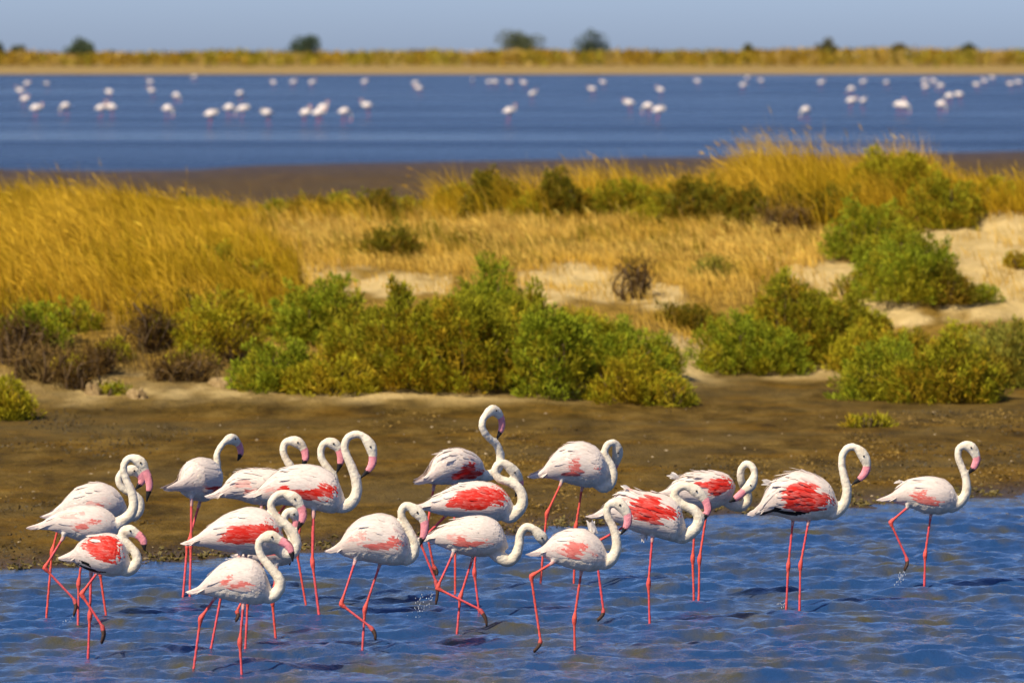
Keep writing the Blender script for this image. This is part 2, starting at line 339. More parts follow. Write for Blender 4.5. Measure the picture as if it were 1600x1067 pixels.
# ------------------------------------------------------------------ ground: lagoon bed, mud shore, dune, mudflat, lake bed, far bank (one sheet)
REF = 77.0
def xr(px): return (px - 800.0) / FPX * REF
SHORE = np.array([(-900, 905), (-300, 900), (0, 892), (250, 878), (530, 857), (930, 822), (1130, 805), (1380, 789), (1600, 771), (1900, 752), (2500, 735)], float)
_sx = [x_of(p, dist_of(r), 0) for p, r in SHORE]; _sy = [dist_of(r) for p, r in SHORE]
def shore_y(X):
    return np.interp(X, _sx, _sy) + 0.5 * (fbm(np.asarray(X) * 0.5 + 3.1, np.asarray(X) * 0 + 5.0, 3) - 0.5) + 0.22 * (fbm(np.asarray(X) * 2.2, np.asarray(X) * 0 + 1.0, 4) - 0.5)
LAKE = np.array([(-900, 268), (0, 265), (120, 268), (300, 266), (400, 259), (700, 252), (1000, 246), (1200, 244), (1600, 236), (2500, 228)], float)
_lx = [x_of(p, dist_of(r), 0) for p, r in LAKE]; _ly = [dist_of(r) for p, r in LAKE]
def lake_y(X): return np.interp(X, _lx, _ly) + 5.0 * (fbm(np.asarray(X) * 0.12, np.asarray(X) * 0 + 2.0, 9) - 0.5)
FAR_Y = dist_of(117.0)
# profiles of the dune: (distance, height) at several places across
PROF = {
    -700: [(62.6, .07), (64.5, .16), (66, .40), (68, .85), (71, 1.18), (76, 1.48), (84, 1.72)],
    0:    [(62.8, .07), (64.5, .16), (66, .38), (68, .84), (71, 1.18), (76, 1.48), (84, 1.72)],
    330:  [(63.3, .07), (65, .17), (66.5, .34), (68, .72), (71, 1.12), (76, 1.44), (84, 1.66)],
    470:  [(63.5, .07), (65, .18), (67, .30), (70, .62), (73, .92), (77, 1.20), (84, 1.66)],
    760:  [(63.6, .07), (65.2, .19), (67, .28), (70, .50), (74, .82), (78, 1.18), (84, 1.74)],
    1000: [(64.0, .07), (66, .14), (68, .22), (71, .50), (74, .80), (78, 1.18), (84, 1.80)],
    1090: [(66.0, .08), (69, .14), (71, .22), (73, .50), (75, .84), (78, 1.20), (84, 1.83)],
    1300: [(66.0, .08), (69, .15), (71, .28), (73, .60), (76, 1.04), (79, 1.44), (84, 1.90)],
    1450: [(64.5, .08), (67, .14), (70, .26), (72, .50), (75, .94), (79, 1.56), (84, 1.94)],
    1620: [(65.5, .08), (68, .14), (71, .30), (73, .60), (76, 1.10), (80, 1.72), (84, 1.94)],
    2400: [(65.5, .08), (68, .14), (71, .30), (73, .60), (76, 1.10), (80, 1.72), (84, 1.94)],
}
_pk = sorted(PROF); _pyg = np.arange(55, 101, 0.25)
_pt = []
for k in _pk:
    p = np.array(PROF[k]); yy = np.concatenate([[55, 58], p[:, 0], [86, 90, 95, 101]]); zz = np.concatenate([[.05, .06], p[:, 1], [p[-1, 1] - .12, p[-1, 1] - .8, .12, .08]])
    v = np.interp(_pyg, yy, zz); v = np.convolve(np.pad(v, 3, 'edge'), np.ones(7) / 7, 'valid'); _pt.append(v)
_pt = np.array(_pt); _px = np.array([xr(k) for k in _pk])
def dune_z(X, Y):
    X = np.asarray(X, float); Y = np.asarray(Y, float)
    fi = np.interp(X, _px, np.arange(len(_px))); i0 = np.clip(np.floor(fi).astype(int), 0, len(_px) - 2); u = fi - i0; u = u * u * (3 - 2 * u)
    fj = np.clip((Y - 55) / 0.25, 0, len(_pyg) - 1.001); j0 = np.floor(fj).astype(int); v = fj - j0
    g = lambda i, j: _pt[i, j]
    return (g(i0, j0) * (1 - v) + g(i0, j0 + 1) * v) * (1 - u) + (g(i0 + 1, j0) * (1 - v) + g(i0 + 1, j0 + 1) * v) * u
def ground_z(X, Y):
    X = np.asarray(X, float); Y = np.asarray(Y, float)
    sy = shore_y(X)
    near = np.clip((Y - sy) * 0.03, -0.35, 0.05)                       # lagoon bed rising out of the water
    z = near.copy()
    d = dune_z(X, Y)
    rough = sstep(0.12, 0.5, d)
    d = d + rough * (0.30 * (fbm(X * 0.7, Y * 0.45, 21) - 0.5) + 0.13 * (fbm(X * 2.1, Y * 1.6, 22) - 0.5) + 0.085 * (fbm(X * 4.5, Y * 2.6, 25, 3) - 0.5)) + 0.035 * (fbm(X * 3.3, Y * 2.2, 24) - 0.5) * sstep(62, 66, Y)
    z = np.where(Y > 55, np.maximum(z, d * sstep(55, 60, Y) + z * (1 - sstep(55, 60, Y))), z)
    z = z + 0.02 * (fbm(X * 1.1, Y * 0.7, 31) - 0.5) * sstep(0.0, 0.04, near)
    ly = lake_y(X)
    back = np.clip((ly - Y) * 0.012, -0.5, 0.09)
    z = np.where(Y > 101, back, z)
    far = np.clip((Y - FAR_Y) * 0.021, -0.5, 1.65) + 0.25 * sstep(0, 60, Y - FAR_Y) * (fbm(X * 0.03, Y * 0.02, 41) - 0.5)
    z = np.where(Y > 600, far, z)
    return z

def axis(segs):
    out = []
    for a, b, st in segs: out.append(np.arange(a, b - 1e-6, st))
    out.append([segs[-1][1]])
    return np.concatenate(out)
gx = axis([(-4000, -400, 600), (-400, -60, 34), (-60, -14, 2.3), (-14, 14, 0.125), (14, 60, 2.3), (60, 400, 34), (400, 4000, 600)])
gy = axis([(-60, 30, 15), (30, 42, 2), (42, 55, 0.16), (55, 86, 0.14), (86, 104, 0.6), (104, 260, 3.5), (260, 1040, 60), (1040, 1190, 6), (1190, 1600, 100), (1600, 9000, 1500)])
GX, GY = np.meshgrid(gx, gy)
GZ = ground_z(GX, GY)
nx, ny = len(gx), len(gy)
ii = np.arange(ny - 1)[:, None] * nx + np.arange(nx - 1)[None, :]
gq = np.stack([ii, ii + 1, ii + nx + 1, ii + nx], -1).reshape(-1, 4)
gv = np.stack([GX.ravel(), GY.ravel(), GZ.ravel()], -1)
GPX, GPR = px_of(GX, GY, GZ)

def poly_mask(poly, x, y):
    poly = np.asarray(poly, float); ins = np.zeros(np.shape(x), bool); j = len(poly) - 1
    for i in range(len(poly)):
        xi, yi = poly[i]; xj, yj = poly[j]
        c = ((yi > y) != (yj > y)) & (x < (xj - xi) * (y - yi) / (yj - yi + 1e-9) + xi)
        ins ^= c; j = i
    return ins
def poly_dist(poly, x, y):
    """signed distance to the outline, positive inside"""
    poly = np.asarray(poly, float); d = np.full(np.shape(x), 1e9)
    for i in range(len(poly)):
        a = poly[i - 1]; b = poly[i]; ab = b - a
        t = np.clip(((x - a[0]) * ab[0] + (y - a[1]) * ab[1]) / (ab @ ab + 1e-9), 0, 1)
        d = np.minimum(d, np.hypot(x - a[0] - t * ab[0], y - a[1] - t * ab[1]))
    return np.where(poly_mask(poly, x, y), d, -d)
# zones of the ground surface: R = pale dry sand, G = plant litter under the grass, B = wetness at the water's edge
zone = np.zeros((ny, nx, 3))
dn = dune_z(GX, GY)
onland = (GY > 55) & (GY < 101)
nz = fbm(GX * 0.9, GY * 0.6, 51); nz2 = fbm(GX * 2.5, GY * 1.5, 52)
sand = sstep(0.10, 0.22, dn + 0.12 * (nz - 0.5)) * onland
SANDS = [[(470, 425), (520, 408), (570, 418), (700, 432), (700, 462), (620, 470), (540, 455)],
         [(800, 425), (880, 405), (1000, 425), (1070, 450), (1060, 490), (940, 480), (820, 472)],
         [(1010, 520), (1090, 515), (1120, 560), (1110, 590), (1010, 590)],
         [(1190, 402), (1300, 396), (1400, 420), (1450, 480), (1430, 520), (1330, 490), (1230, 440)],
         [(1440, 350), (1700, 320), (2200, 330), (2200, 560), (1600, 500), (1480, 490), (1400, 430)]]
bare = np.zeros_like(sand)
for p in SANDS: bare = np.maximum(bare, sstep(-10, 10, poly_dist(p, GPX, GPR) + 46 * (nz2 - 0.5)))
sand = sand * np.maximum(bare, 0.22 + 0.55 * sstep(0.45, 0.62, nz2) * sstep(0.5, 0.2, dn))
litter = sstep(0.25, 0.6, dn + 0.35 * (nz - 0.5)) * onland * (1 - 0.94 * bare)
zone[..., 0] = sand; zone[..., 1] = litter
zone[..., 2] = np.where(GY < 62, 1 - sstep(0.02, 1.9, GY - shore_y(GX)), np.where((GY > 100) & (GY < 400), 1 - 0.45 * sstep(0, 40, lake_y(GX) - GY), 0))
zone[..., 0] = np.where(GY > 900, 0.34, zone[..., 0]); zone[..., 1] = np.where(GY > 900, 0.25 * sstep(60, 90, GY - FAR_Y), zone[..., 1])
zone[..., 2] = np.where(GY > 900, 1 - sstep(0, 12, GY - FAR_Y), zone[..., 2])

n = NT('ground_earth'); P = n.pos(); z = n.attr('zone'); sp = n.n('ShaderNodeSeparateColor'); n.l(z.outputs['Color'], sp.inputs[0])
Pm = n.mapping(P, (1.0, 0.35, 1.0))
m1 = n.ramp(n.noise(2.0, 9, 0.72, Pm), [(0.36, (0.050, 0.029, 0.0050)), (0.50, (0.122, 0.073, 0.0125)), (0.66, (0.215, 0.134, 0.030))])
och = n.ramp(n.noise(1.5, 7, 0.7, n.mapping(P, (0.45, 0.55, 1))), [(0.50, (0, 0, 0)), (0.62, (1, 1, 1))])
m2 = n.mix(n.math('MULTIPLY', och, 0.5), m1, (0.215, 0.108, 0.006))
dk = n.ramp(n.noise(3.4, 8, 0.75, n.mapping(P, (0.6, 0.3, 1))), [(0.54, (0, 0, 0)), (0.62, (1, 1, 1))])
m3 = n.mix(n.math('MULTIPLY', dk, 0.7), m2, (0.062, 0.040, 0.006))
s1 = n.ramp(n.noise(1.6, 6, 0.65, P), [(0.3, (0.48, 0.34, 0.125)), (0.6, (0.68, 0.50, 0.215)), (0.8, (0.74, 0.57, 0.27))])
gry = n.ramp(n.noise(0.5, 5, 0.6, n.mapping(P, (0.5, 0.6, 1))), [(0.48, (0, 0, 0)), (0.62, (1, 1, 1))])
m3 = n.mix(n.math('MULTIPLY', gry, 0.55), m3, (0.115, 0.082, 0.030))
c = n.mix(sp.outputs[0], m3, s1)
lit = n.ramp(n.noise(5.0, 5, 0.7, P), [(0.3, (0.13, 0.075, 0.010)), (0.6, (0.33, 0.20, 0.035)), (0.8, (0.46, 0.30, 0.07))])
c = n.mix(sp.outputs[1], c, lit)
wet = n.mix(1.0, c, (0.55, 0.52, 0.48), 'MULTIPLY')
c = n.mix(sp.outputs[2], c, wet)
vor = n.n('ShaderNodeTexVoronoi'); vor.inputs['Scale'].default_value = 5.5; n.l(P, vor.inputs['Vector'])
hgt = n.math('ADD', n.noise(7.0, 6, 0.7, P), n.math('MULTIPLY', n.noise(34.0, 3, 0.6, P), 0.35))
rg = n.n('ShaderNodeMapRange'); n.l(sp.outputs[2], rg.inputs[0]); rg.inputs[3].default_value = 0.9; rg.inputs[4].default_value = 0.42
sl = n.math('ADD', n.math('MULTIPLY', sp.outputs[2], 0.10), 0.05)
ground_mat = n.set(Base_Color=c, Roughness=rg.outputs[0], Specular_IOR_Level=sl, Normal=n.bump(hgt, 1.0, 0.09))
gme = mesh_np('ground', gv, [gq], None, [ground_mat])
put_col(gme, zone.reshape(-1, 3), 'zone')
ground = tag(obj('ground', gme), 'brown mud shore, sandy dune and flats around the water', kind='structure')

# ------------------------------------------------------------------ water
def wave_set(X, Y, seed, n_w, lmin, lmax, steep, wdir=-2.25, spread=0.85):
    r = np.random.default_rng(seed); z = np.zeros_like(X)
    wx = X + 0.35 * (fbm(X * 0.8, Y * 0.8, seed + 1, 3) - 0.5); wy = Y + 0.35 * (fbm(X * 0.8 + 9, Y * 0.8, seed + 2, 3) - 0.5)
    for k in range(n_w):
        lam = lmin * (lmax / lmin) ** (k / (n_w - 1)); a = wdir + r.normal(0, spread * 0.6)
        kx, ky = math.cos(a) * 2 * math.pi / lam, math.sin(a) * 2 * math.pi / lam
        ph = kx * wx + ky * wy + r.uniform(0, 6.28)
        env = 0.15 + 1.7 * vnoise(X * 1.3 / lam ** 0.6 + k * 3.7, Y * 0.8 / lam ** 0.6, seed + 5 + k) ** 1.4
        z += steep * lam / (2 * math.pi) * env * (np.sin(ph) + 0.33 * np.cos(2 * ph))
    return z
wx = axis([(-60, -16, 4), (-16, -7.2, 0.12), (-7.2, 7.2, 0.030), (7.2, 16, 0.12), (16, 60, 4)])
wy = axis([(-40, 20, 6), (20, 34, 0.4), (34, 50, 0.034), (50, 58, 0.07), (58, 62, 0.4)])
WX, WY = np.meshgrid(wx, wy)
calm = sstep(0.0, 2.2, shore_y(WX) - WY) * 0.8 + 0.2
WZ = (wave_set(WX, WY, 71, 12, 0.40, 1.2, 0.062, -1.7, 1.3) + wave_set(WX, WY, 81, 20, 0.11, 0.40, 0.058, -1.9, 2.2)) * calm
fineW = sstep(30, 35, WY) * sstep(62, 57, WY) * sstep(18, 14, np.abs(WX))
WZ *= fineW
for lx_, ly_ in LEG_SPOTS:                                            # rings where legs stand in the water
    d_ = np.hypot(WX - lx_, WY - ly_); WZ += np.where(d_ < 0.8, 0.0055 * np.cos(d_ * 2 * math.pi / 0.115) * np.exp(-d_ / 0.2), 0.0)
nwx, nwy = len(wx), len(wy)
ii = np.arange(nwy - 1)[:, None] * nwx + np.arange(nwx - 1)[None, :]
wq = np.stack([ii, ii + 1, ii + nwx + 1, ii + nwx], -1).reshape(-1, 4)
n = NT('lagoon_water'); P = n.pos()
murk_and_sky = n.ramp(n.noise(1.9, 4, 0.6, n.mapping(P, (1, 0.45, 1))), [(0.46, (0.014, 0.046, 0.128)), (0.66, (0.060, 0.055, 0.026))])  # blue patches paint the reflected sky into the base; olive is the murk
h = n.math('ADD', n.noise(15.0, 5, 0.65, n.mapping(P, (1, 0.6, 1))), n.math('MULTIPLY', n.noise(42.0, 3, 0.6, n.mapping(P, (1, 0.5, 1))), 0.55))
water_mat = n.set(Base_Color=murk_and_sky, Roughness=0.05, IOR=1.333, Specular_IOR_Level=0.5, Normal=n.bump(h, 0.6, 0.022))
lagoon = tag(obj('lagoon_water', mesh_np('lagoon_water', np.stack([WX.ravel(), WY.ravel(), WZ.ravel()], -1), [wq], None, [water_mat])), 'choppy blue lagoon water in front of the shore', kind='structure')

n = NT('lake_water'); P = n.pos()
h = n.math('ADD', n.noise(0.45, 5, 0.65, n.mapping(P, (0.6, 1, 1))), n.math('MULTIPLY', n.noise(0.05, 3, 0.5, n.mapping(P, (0.4, 1, 1))), 1.2))
lake_mat = n.set(Base_Color=(0.010, 0.022, 0.050), Roughness=n.ramp(n.noise(0.03, 5, 0.65, n.mapping(P, (0.25, 1, 1))), [(0.3, (0.10,) * 3), (0.7, (0.36,) * 3)]), IOR=1.333, Normal=n.bump(h, 1.0, 1.6))
lv = []; 
lxs = axis([(-4000, -400, 450), (-400, 400, 20), (400, 4000, 450)]); lys = axis([(100, 300, 10), (300, 1200, 30)])
LX, LY = np.meshgrid(lxs, lys); nlx = len(lxs)
ii = np.arange(len(lys) - 1)[:, None] * nlx + np.arange(nlx - 1)[None, :]
lq = np.stack([ii, ii + 1, ii + nlx + 1, ii + nlx], -1).reshape(-1, 4)
lake = tag(obj('lake_water', mesh_np('lake_water', np.stack([LX.ravel(), LY.ravel(), LX.ravel() * 0], -1), [lq], None, [lake_mat])), 'wide blue lake behind the dune', kind='structure')

# ------------------------------------------------------------------ flamingos wading in the lagoon
def mat_bird():
    n = NT('flamingo_plumage_and_skin'); a = n.attr(); P = n.n('ShaderNodeTexCoord').outputs['Object']
    f = n.noise(48, 5, 0.7, n.mapping(P, (0.7, 1, 1)))
    c = n.mix(1.0, a.outputs['Color'], n.ramp(f, [(0.3, (0.90, 0.89, 0.88)), (0.65, (1.03, 1.03, 1.03))]), 'MULTIPLY')
    c = n.mix(1.0, c, n.ramp(n.noise(13, 4, 0.65, P), [(0.34, (0.84, 0.78, 0.72)), (0.56, (1.0, 0.99, 0.98)), (0.75, (1.04, 1.0, 0.99))]), 'MULTIPLY')
    return n.set(Base_Color=c, Roughness=0.62, Specular_IOR_Level=0.3, Normal=n.bump(f, 0.6, 0.012))
def mat_feather():
    n = NT('flamingo_feathers'); a = n.attr(); P = n.n('ShaderNodeTexCoord').outputs['Object']
    f = n.noise(110, 3, 0.6, n.mapping(P, (0.25, 1, 1)))
    c = n.mix(1.0, a.outputs['Color'], n.ramp(f, [(0.3, (0.86, 0.85, 0.84)), (0.65, (1.04, 1.04, 1.04))]), 'MULTIPLY')
    n.set(Base_Color=c, Roughness=0.6, Specular_IOR_Level=0.25, Normal=n.bump(f, 0.3, 0.008))
    tr = n.n('ShaderNodeBsdfTranslucent'); n.l(c, tr.inputs['Color']); mx = n.n('ShaderNodeMixShader'); mx.inputs[0].default_value = 0.15
    n.l(n.b.outputs[0], mx.inputs[1]); n.l(tr.outputs[0], mx.inputs[2]); n.l(mx.outputs[0], n.out.inputs['Surface'])
    return n.m
BIRD = mat_bird(); FEATHER = mat_feather()
n = NT('flamingo_eye'); EYE = n.set(Base_Color=(0.03, 0.02, 0.01), Roughness=0.15)

WHITE = np.array([0.77, 0.695, 0.61]); CREAM = np.array([0.77, 0.695, 0.545]); PINKW = np.array([0.76, 0.54, 0.46])
RED = np.array([0.70, 0.022, 0.010]); PINK = np.array([0.80, 0.37, 0.31]); BILL = np.array([0.83, 0.30, 0.34]); BLACK = np.array([0.012, 0.011, 0.012])
LEG0 = LEG = np.array([0.70, 0.078, 0.088]); ANKLE = np.array([0.74, 0.10, 0.06]); TOE = np.array([0.055, 0.026, 0.014])

def leaf(acc, root, mid, tip, wid, nrm, col, coltip=None, root_w=0.55):
    """one curved feather through root, mid and tip, its width axis square to nrm"""
    d = tip - root; w = np.cross(nrm, d); w /= np.linalg.norm(w) + 1e-9
    pts = []
    for t, f in ((0, root_w), (0.38, 1.0), (0.75, 0.86), (1.0, 0.10)):
        c = root * (1 - t) * (1 - t) + 2 * t * (1 - t) * mid + t * t * tip
        pts += [c - w * wid * 0.5 * f - nrm * wid * 0.025 * f, c + nrm * wid * 0.025 * f, c + w * wid * 0.5 * f - nrm * wid * 0.025 * f]
    Q = []
    for r in range(3):
        for k in range(2): Q.append((r * 3 + k, r * 3 + k + 1, r * 3 + k + 4, r * 3 + k + 3))
    C = np.repeat(np.array([col, col, col if coltip is None else 0.5 * (col + coltip), col if coltip is None else coltip]), 3, axis=0)
    acc.add(pts, Q, None, C)

def make_flamingo(S, brng):
    D = dist_of(S['base']); px0 = S['x0']
    yaw = math.radians(S.get('yaw', 0)); cy_ = math.cos(yaw)
    k = D / FPX * 1.0013                                                   # metres per pixel at the bird
    loc = (x_of(px0, D, 0), D, 0.0)
    def L(px, row, w=0.0): return np.array([(px - px0) * k / cy_, w, z_of(row, D)])
    root = bpy.data.objects.new('flamingo', None); COL.objects.link(root); root.location = loc; root.rotation_euler = (0, 0, yaw)
    root.empty_display_size = 0.2
    # torso outline -> sections
    top = np.array(S['top'], float); bot = np.array(S['bot'], float)
    NS = 34
    u = np.linspace(0, 1, NS); xs = top[0, 0] + (top[-1, 0] - top[0, 0]) * (0.5 - 0.5 * np.cos(np.pi * (0.03 + 0.97 * u))) if False else np.linspace(top[0, 0], top[-1, 0], NS)
    def sm(a):
        for _ in range(2): a = np.concatenate([[a[0]], 0.25 * a[:-2] + 0.5 * a[1:-1] + 0.25 * a[2:], [a[-1]]])
        return a
    yt = sm(np.interp(xs, top[:, 0], top[:, 1])); yb = sm(np.interp(xs, bot[:, 0], bot[:, 1]))
    cyr = 0.5 * (yt + yb); hh = np.maximum(0.5 * (yb - yt), 1.2)
    f = (xs - xs[0]) / (xs[-1] - xs[0])
    hwm = np.minimum(hh * k * 0.82, 0.125 * S.get('wide', 1.0)); hwm = np.maximum(hwm, 0.012 + 0.05 * np.clip(f * 3, 0, 1) * (1 - f) )
    hwm = sm(hwm)
    cxm = (xs - px0) * k / cy_; czm = np.array([z_of(r, D) for r in cyr]); hhm = hh * k
    tors = np.stack([cxm, np.zeros(NS), czm], -1)
    A = Acc(); seg = 20
    a = np.linspace(0, 2 * np.pi, seg, endpoint=False)
    V = np.stack([np.repeat(cxm[:, None], seg, 1), hwm[:, None] * np.cos(a)[None], czm[:, None] + hhm[:, None] * np.sin(a)[None]], -1).reshape(-1, 3)
    i = np.arange(NS - 1)[:, None] * seg; kk = np.arange(seg)[None, :]; k2 = (kk + 1) % seg
    Q = np.stack([i + kk, i + k2, i + seg + k2, i + seg + kk], -1).reshape(-1, 4)
    V = np.vstack([V, tors[0] - [0.004, 0, 0], tors[-1] + [0.006, 0, 0]]); ks = np.arange(seg); kn = (ks + 1) % seg
    A.add(V, Q, np.vstack([np.stack([np.full(seg, NS * seg), kn, ks], -1), np.stack([np.full(seg, NS * seg + 1), (NS - 1) * seg + ks, (NS - 1) * seg + kn], -1)]))
    nodes = []                                                            # (point, radius, colour) of neck, bill and legs
    # neck, head and bill: one tube
    nk = [p if len(p) == 3 else (*p, 0.0) for p in S['neck']]
    hd = S['head'] if len(S['head']) == 3 else (*S['head'], nk[-1][2])
    bl = [p if len(p) == 3 else (*p, hd[2]) for p in S['bill']]
    pts = np.array([L(*p) for p in nk] + [L(*hd)] + [L(*p) for p in bl])
    m = len(nk)
    sub = 7; path = catmull(pts, sub)
    ns = S.get('nr', 1.0)
    seglen = np.concatenate([[0], np.cumsum(np.linalg.norm(np.diff(path, axis=0), axis=1))])
    key = seglen[np.arange(len(pts)) * sub]
    ne = key[m - 1]
    kx = [0, 0.10 * ne, 0.3 * ne, 0.7 * ne, ne, key[m] - 0.35 * (key[m] - ne), key[m], key[m] + 0.5 * (key[m + 1] - key[m]), key[m + 1], key[m + 2] * 0.5 + key[m + 1] * 0.5, key[m + 2], 0.6 * key[m + 2] + 0.4 * key[m + 3], key[m + 3]]
    kr = [0.052 * ns, 0.046 * ns, 0.038 * ns, 0.0275 * ns, 0.027 * ns, 0.040, 0.0435, 0.040, 0.0315, 0.031, 0.029, 0.022, 0.007]
    kq = [1, 1, 1, 1, 1, 0.86, 0.78, 0.74, 0.66, 0.62, 0.62, 0.66, 0.75]
    r = np.interp(seglen, kx, kr); q = np.interp(seglen, kx, kq)
    A.add(*tube(path, r, 12, squash=q))
    bk = key[m + 1] - 0.10 * (key[m + 1] - key[m]); blk = key[m + 1] + S.get('pinkto', 0.60) * (key[m + 3] - key[m + 1])
    for p, rr, s_ in zip(path, r, seglen):
        if s_ < bk: c = CREAM if s_ > 0.12 * ne else 0.5 * CREAM + 0.5 * WHITE
        elif s_ < blk: c = BILL
        else: c = BLACK
        nodes.append((p, rr, c, (s_ - bk) / (key[m + 3] - bk)))
    # legs
    lt = brng.random(); LEG = LEG0 * (1 - 0.6 * lt) + np.array([0.70, 0.16, 0.17]) * 0.6 * lt if lt < 0.6 else LEG0 * 0.55 + np.array([0.74, 0.115, 0.055]) * 0.45
    for side, lp, end in S['legs']:
        w = -0.042 if side == 'n' else 0.042
        P = [L(x, y, w) for x, y in lp]
        hip = P[0] + np.array([0.012, 0, 0.10]); hip[1] = w * 0.9
        nse = len(P)
        if end == 'w':
            d = P[-1] - P[-2]; d /= max(-d[2], 0.3 * np.linalg.norm(d)); P.append(P[-1] + d * (P[-1][2] + 0.16))
            body = P
        else:
            body = P[:-1]
        chain = [hip] + body
        fine = []; rad = []; colr = []
        for s_ in range(len(chain) - 1):
            p, q2 = chain[s_], chain[s_ + 1]; ln = np.linalg.norm(q2 - p); cnt = max(3, int(ln / 0.02))
            for t_ in np.linspace(0, 1, cnt, endpoint=(s_ == len(chain) - 2)):
                fine.append(p * (1 - t_) + q2 * t_)
                if s_ == 0: rad.append(0.036 * (1 - t_) + 0.017 * t_); colr.append(WHITE)
                else:
                    rr = 0.0108; c = LEG
                    for j in range(2, len(chain)):
                        if j == 2 and len(chain) > 2 and chain[j] is not None and j < len(chain):
                            dd = np.linalg.norm(fine[-1] - chain[j]); 
                            if dd < 0.045 and not (end == 'w' and len(lp) == 2): rr = max(rr, 0.0108 + 0.0085 * (1 - (dd / 0.045) ** 2))
                            if dd < 0.09: c = LEG * 0.35 + ANKLE * 0.65
                    if s_ == 1 and t_ < 0.12: rr = 0.0145; c = WHITE * 0.5 + LEG * 0.5
                    rad.append(rr); colr.append(c)
        fine = np.array(fine); rad = np.array(rad)
        A.add(*tube(fine, rad, 8, side=np.array([0.15, 1.0, 0.0])))
        for p, rr, c in zip(fine, rad, colr): nodes.append((p, rr, c, 1))
        if end == 't':
            fj = P[-2]; tp = P[-1]; d = tp - fj
            for wo in (-0.032, 0.0, 0.032):
                e = tp + np.array([0, wo, 0.012 * abs(wo) / 0.032]); mm = fj + d * 0.5 + np.array([0.012, wo * 0.7, 0.006])
                tpth = catmull([fj, mm, e], 5); tr = np.linspace(0.019, 0.010, len(tpth))
                A.add(*tube(tpth, tr, 6)); 
                for jj, (p, rr) in enumerate(zip(tpth, tr)): nodes.append((p, rr, TOE if jj > 2 else LEG * 0.6 + TOE * 0.4, 1))
    raw = A.mesh('flamingo_body_raw', [])
    tmp = bpy.data.objects.new('tmp_body', raw); COL.objects.link(tmp)
    rm = tmp.modifiers.new('r', 'REMESH'); rm.mode = 'VOXEL'; rm.voxel_size = 0.0085; rm.use_smooth_shade = True
    smo = tmp.modifiers.new('s', 'SMOOTH'); smo.factor = 0.4; smo.iterations = 2
    dg = bpy.context.evaluated_depsgraph_get()
    me = bpy.data.meshes.new_from_object(tmp.evaluated_get(dg)); me.name = 'flamingo_body'
    bpy.data.objects.remove(tmp); bpy.data.meshes.remove(raw)
    Vb = np.empty(len(me.vertices) * 3, np.float32); me.vertices.foreach_get('co', Vb); Vb = Vb.reshape(-1, 3).astype(float)
    NP = np.array([x[0] for x in nodes]); NR = np.array([x[1] for x in nodes]); NC = np.array([x[2] for x in nodes])
    col = np.empty((len(Vb), 3)); 
    dist = np.sqrt(np.maximum((Vb ** 2).sum(1)[:, None] + (NP ** 2).sum(1)[None] - 2 * Vb @ NP.T, 0)) - NR[None]
    best = dist.argmin(1); bd = dist[np.arange(len(Vb)), best]
    tc = np.interp(Vb[:, 0], cxm, (f > 0.0) * 1.0)
    base = WHITE[None] * np.ones((len(Vb), 1))
    under = np.clip((np.interp(Vb[:, 0], cxm, czm) - Vb[:, 2]) / 0.12, 0, 1)[:, None]
    base = base * (1 - under * 0.6) + CREAM[None] * under * 0.6
    limb = sstep(0.012, 0.004, bd)[:, None]
    NS_ = np.array([x[3] for x in nodes], float)
    chord = 0.5 * (L(*bl[0]) + L(*bl[2])); outv = L(*bl[1]) - chord; outv /= np.linalg.norm(outv) + 1e-9
    rel = ((Vb - NP[best]) @ outv) / np.maximum(NR[best], 1e-4); on_bill = (np.abs(NC[best] - BILL).max(1) < 1e-6) & (NS_[best] > 0.22)
    edge_dark = (on_bill * sstep(0.62, 0.85, rel))[:, None]
    col = base * (1 - limb) + NC[best] * limb
    col = col * (1 - edge_dark * 0.85) + BLACK * edge_dark * 0.85
    nrm = np.empty(len(Vb) * 3, np.float32); me.vertices.foreach_get('normal', nrm); nrm = nrm.reshape(-1, 3)
    legmask = (np.abs(NC[best] - CREAM).max(1) < 0.2) | (bd > 0.008)
    dsp = (fbm(Vb[:, 0] * 55 + Vb[:, 1] * 31, Vb[:, 2] * 55 + Vb[:, 1] * 40, 3, 3) - 0.5) * 0.006 * legmask
    me.vertices.foreach_set('co', (Vb + nrm * dsp[:, None]).astype(np.float32).ravel()); me.update()
    put_col(me, col); me.materials.clear(); me.materials.append(BIRD)
    me.polygons.foreach_set('use_smooth', np.ones(len(me.polygons), bool))
    obj('body', me, root)
    # eyes
    hp = L(*hd); 
    fw = L(*bl[0]) - hp; fw[1] = 0; fw /= np.linalg.norm(fw)
    ev = Acc(); 
    th = np.linspace(0, np.pi, 6); ph = np.linspace(0, 2 * np.pi, 8, endpoint=False)
    sv = np.array([[math.sin(t) * math.cos(p), math.sin(t) * math.sin(p), math.cos(t)] for t in th for p in ph]) * 0.0075
    sq = [(r_ * 8 + c_, r_ * 8 + (c_ + 1) % 8, (r_ + 1) * 8 + (c_ + 1) % 8, (r_ + 1) * 8 + c_) for r_ in range(5) for c_ in range(8)]
    em = mesh_np('flamingo_eye', sv, [np.array(sq)], None, [EYE])
    for sgn in (-1, 1):
        e = obj('eye', em, root); e.location = hp + fw * 0.012 + np.array([0, sgn * 0.0325, 0.006])
    # wings: overlapping feathers that follow the torso
    def surf(x, th, lift, sgn):
        cx = np.interp(x, xs, cxm); cz = np.interp(x, xs, czm); h_ = np.interp(x, xs, hhm) + lift; w_ = np.interp(x, xs, hwm) + lift
        if x < xs[0]: cx = (x - px0) * k / cy_
        return np.array([cx, sgn * w_ * math.cos(th), cz + h_ * math.sin(th)])
    reds = S.get('red', []); pinks = S.get('pink', [])
    ruf = S.get('ruffle', 0.008)
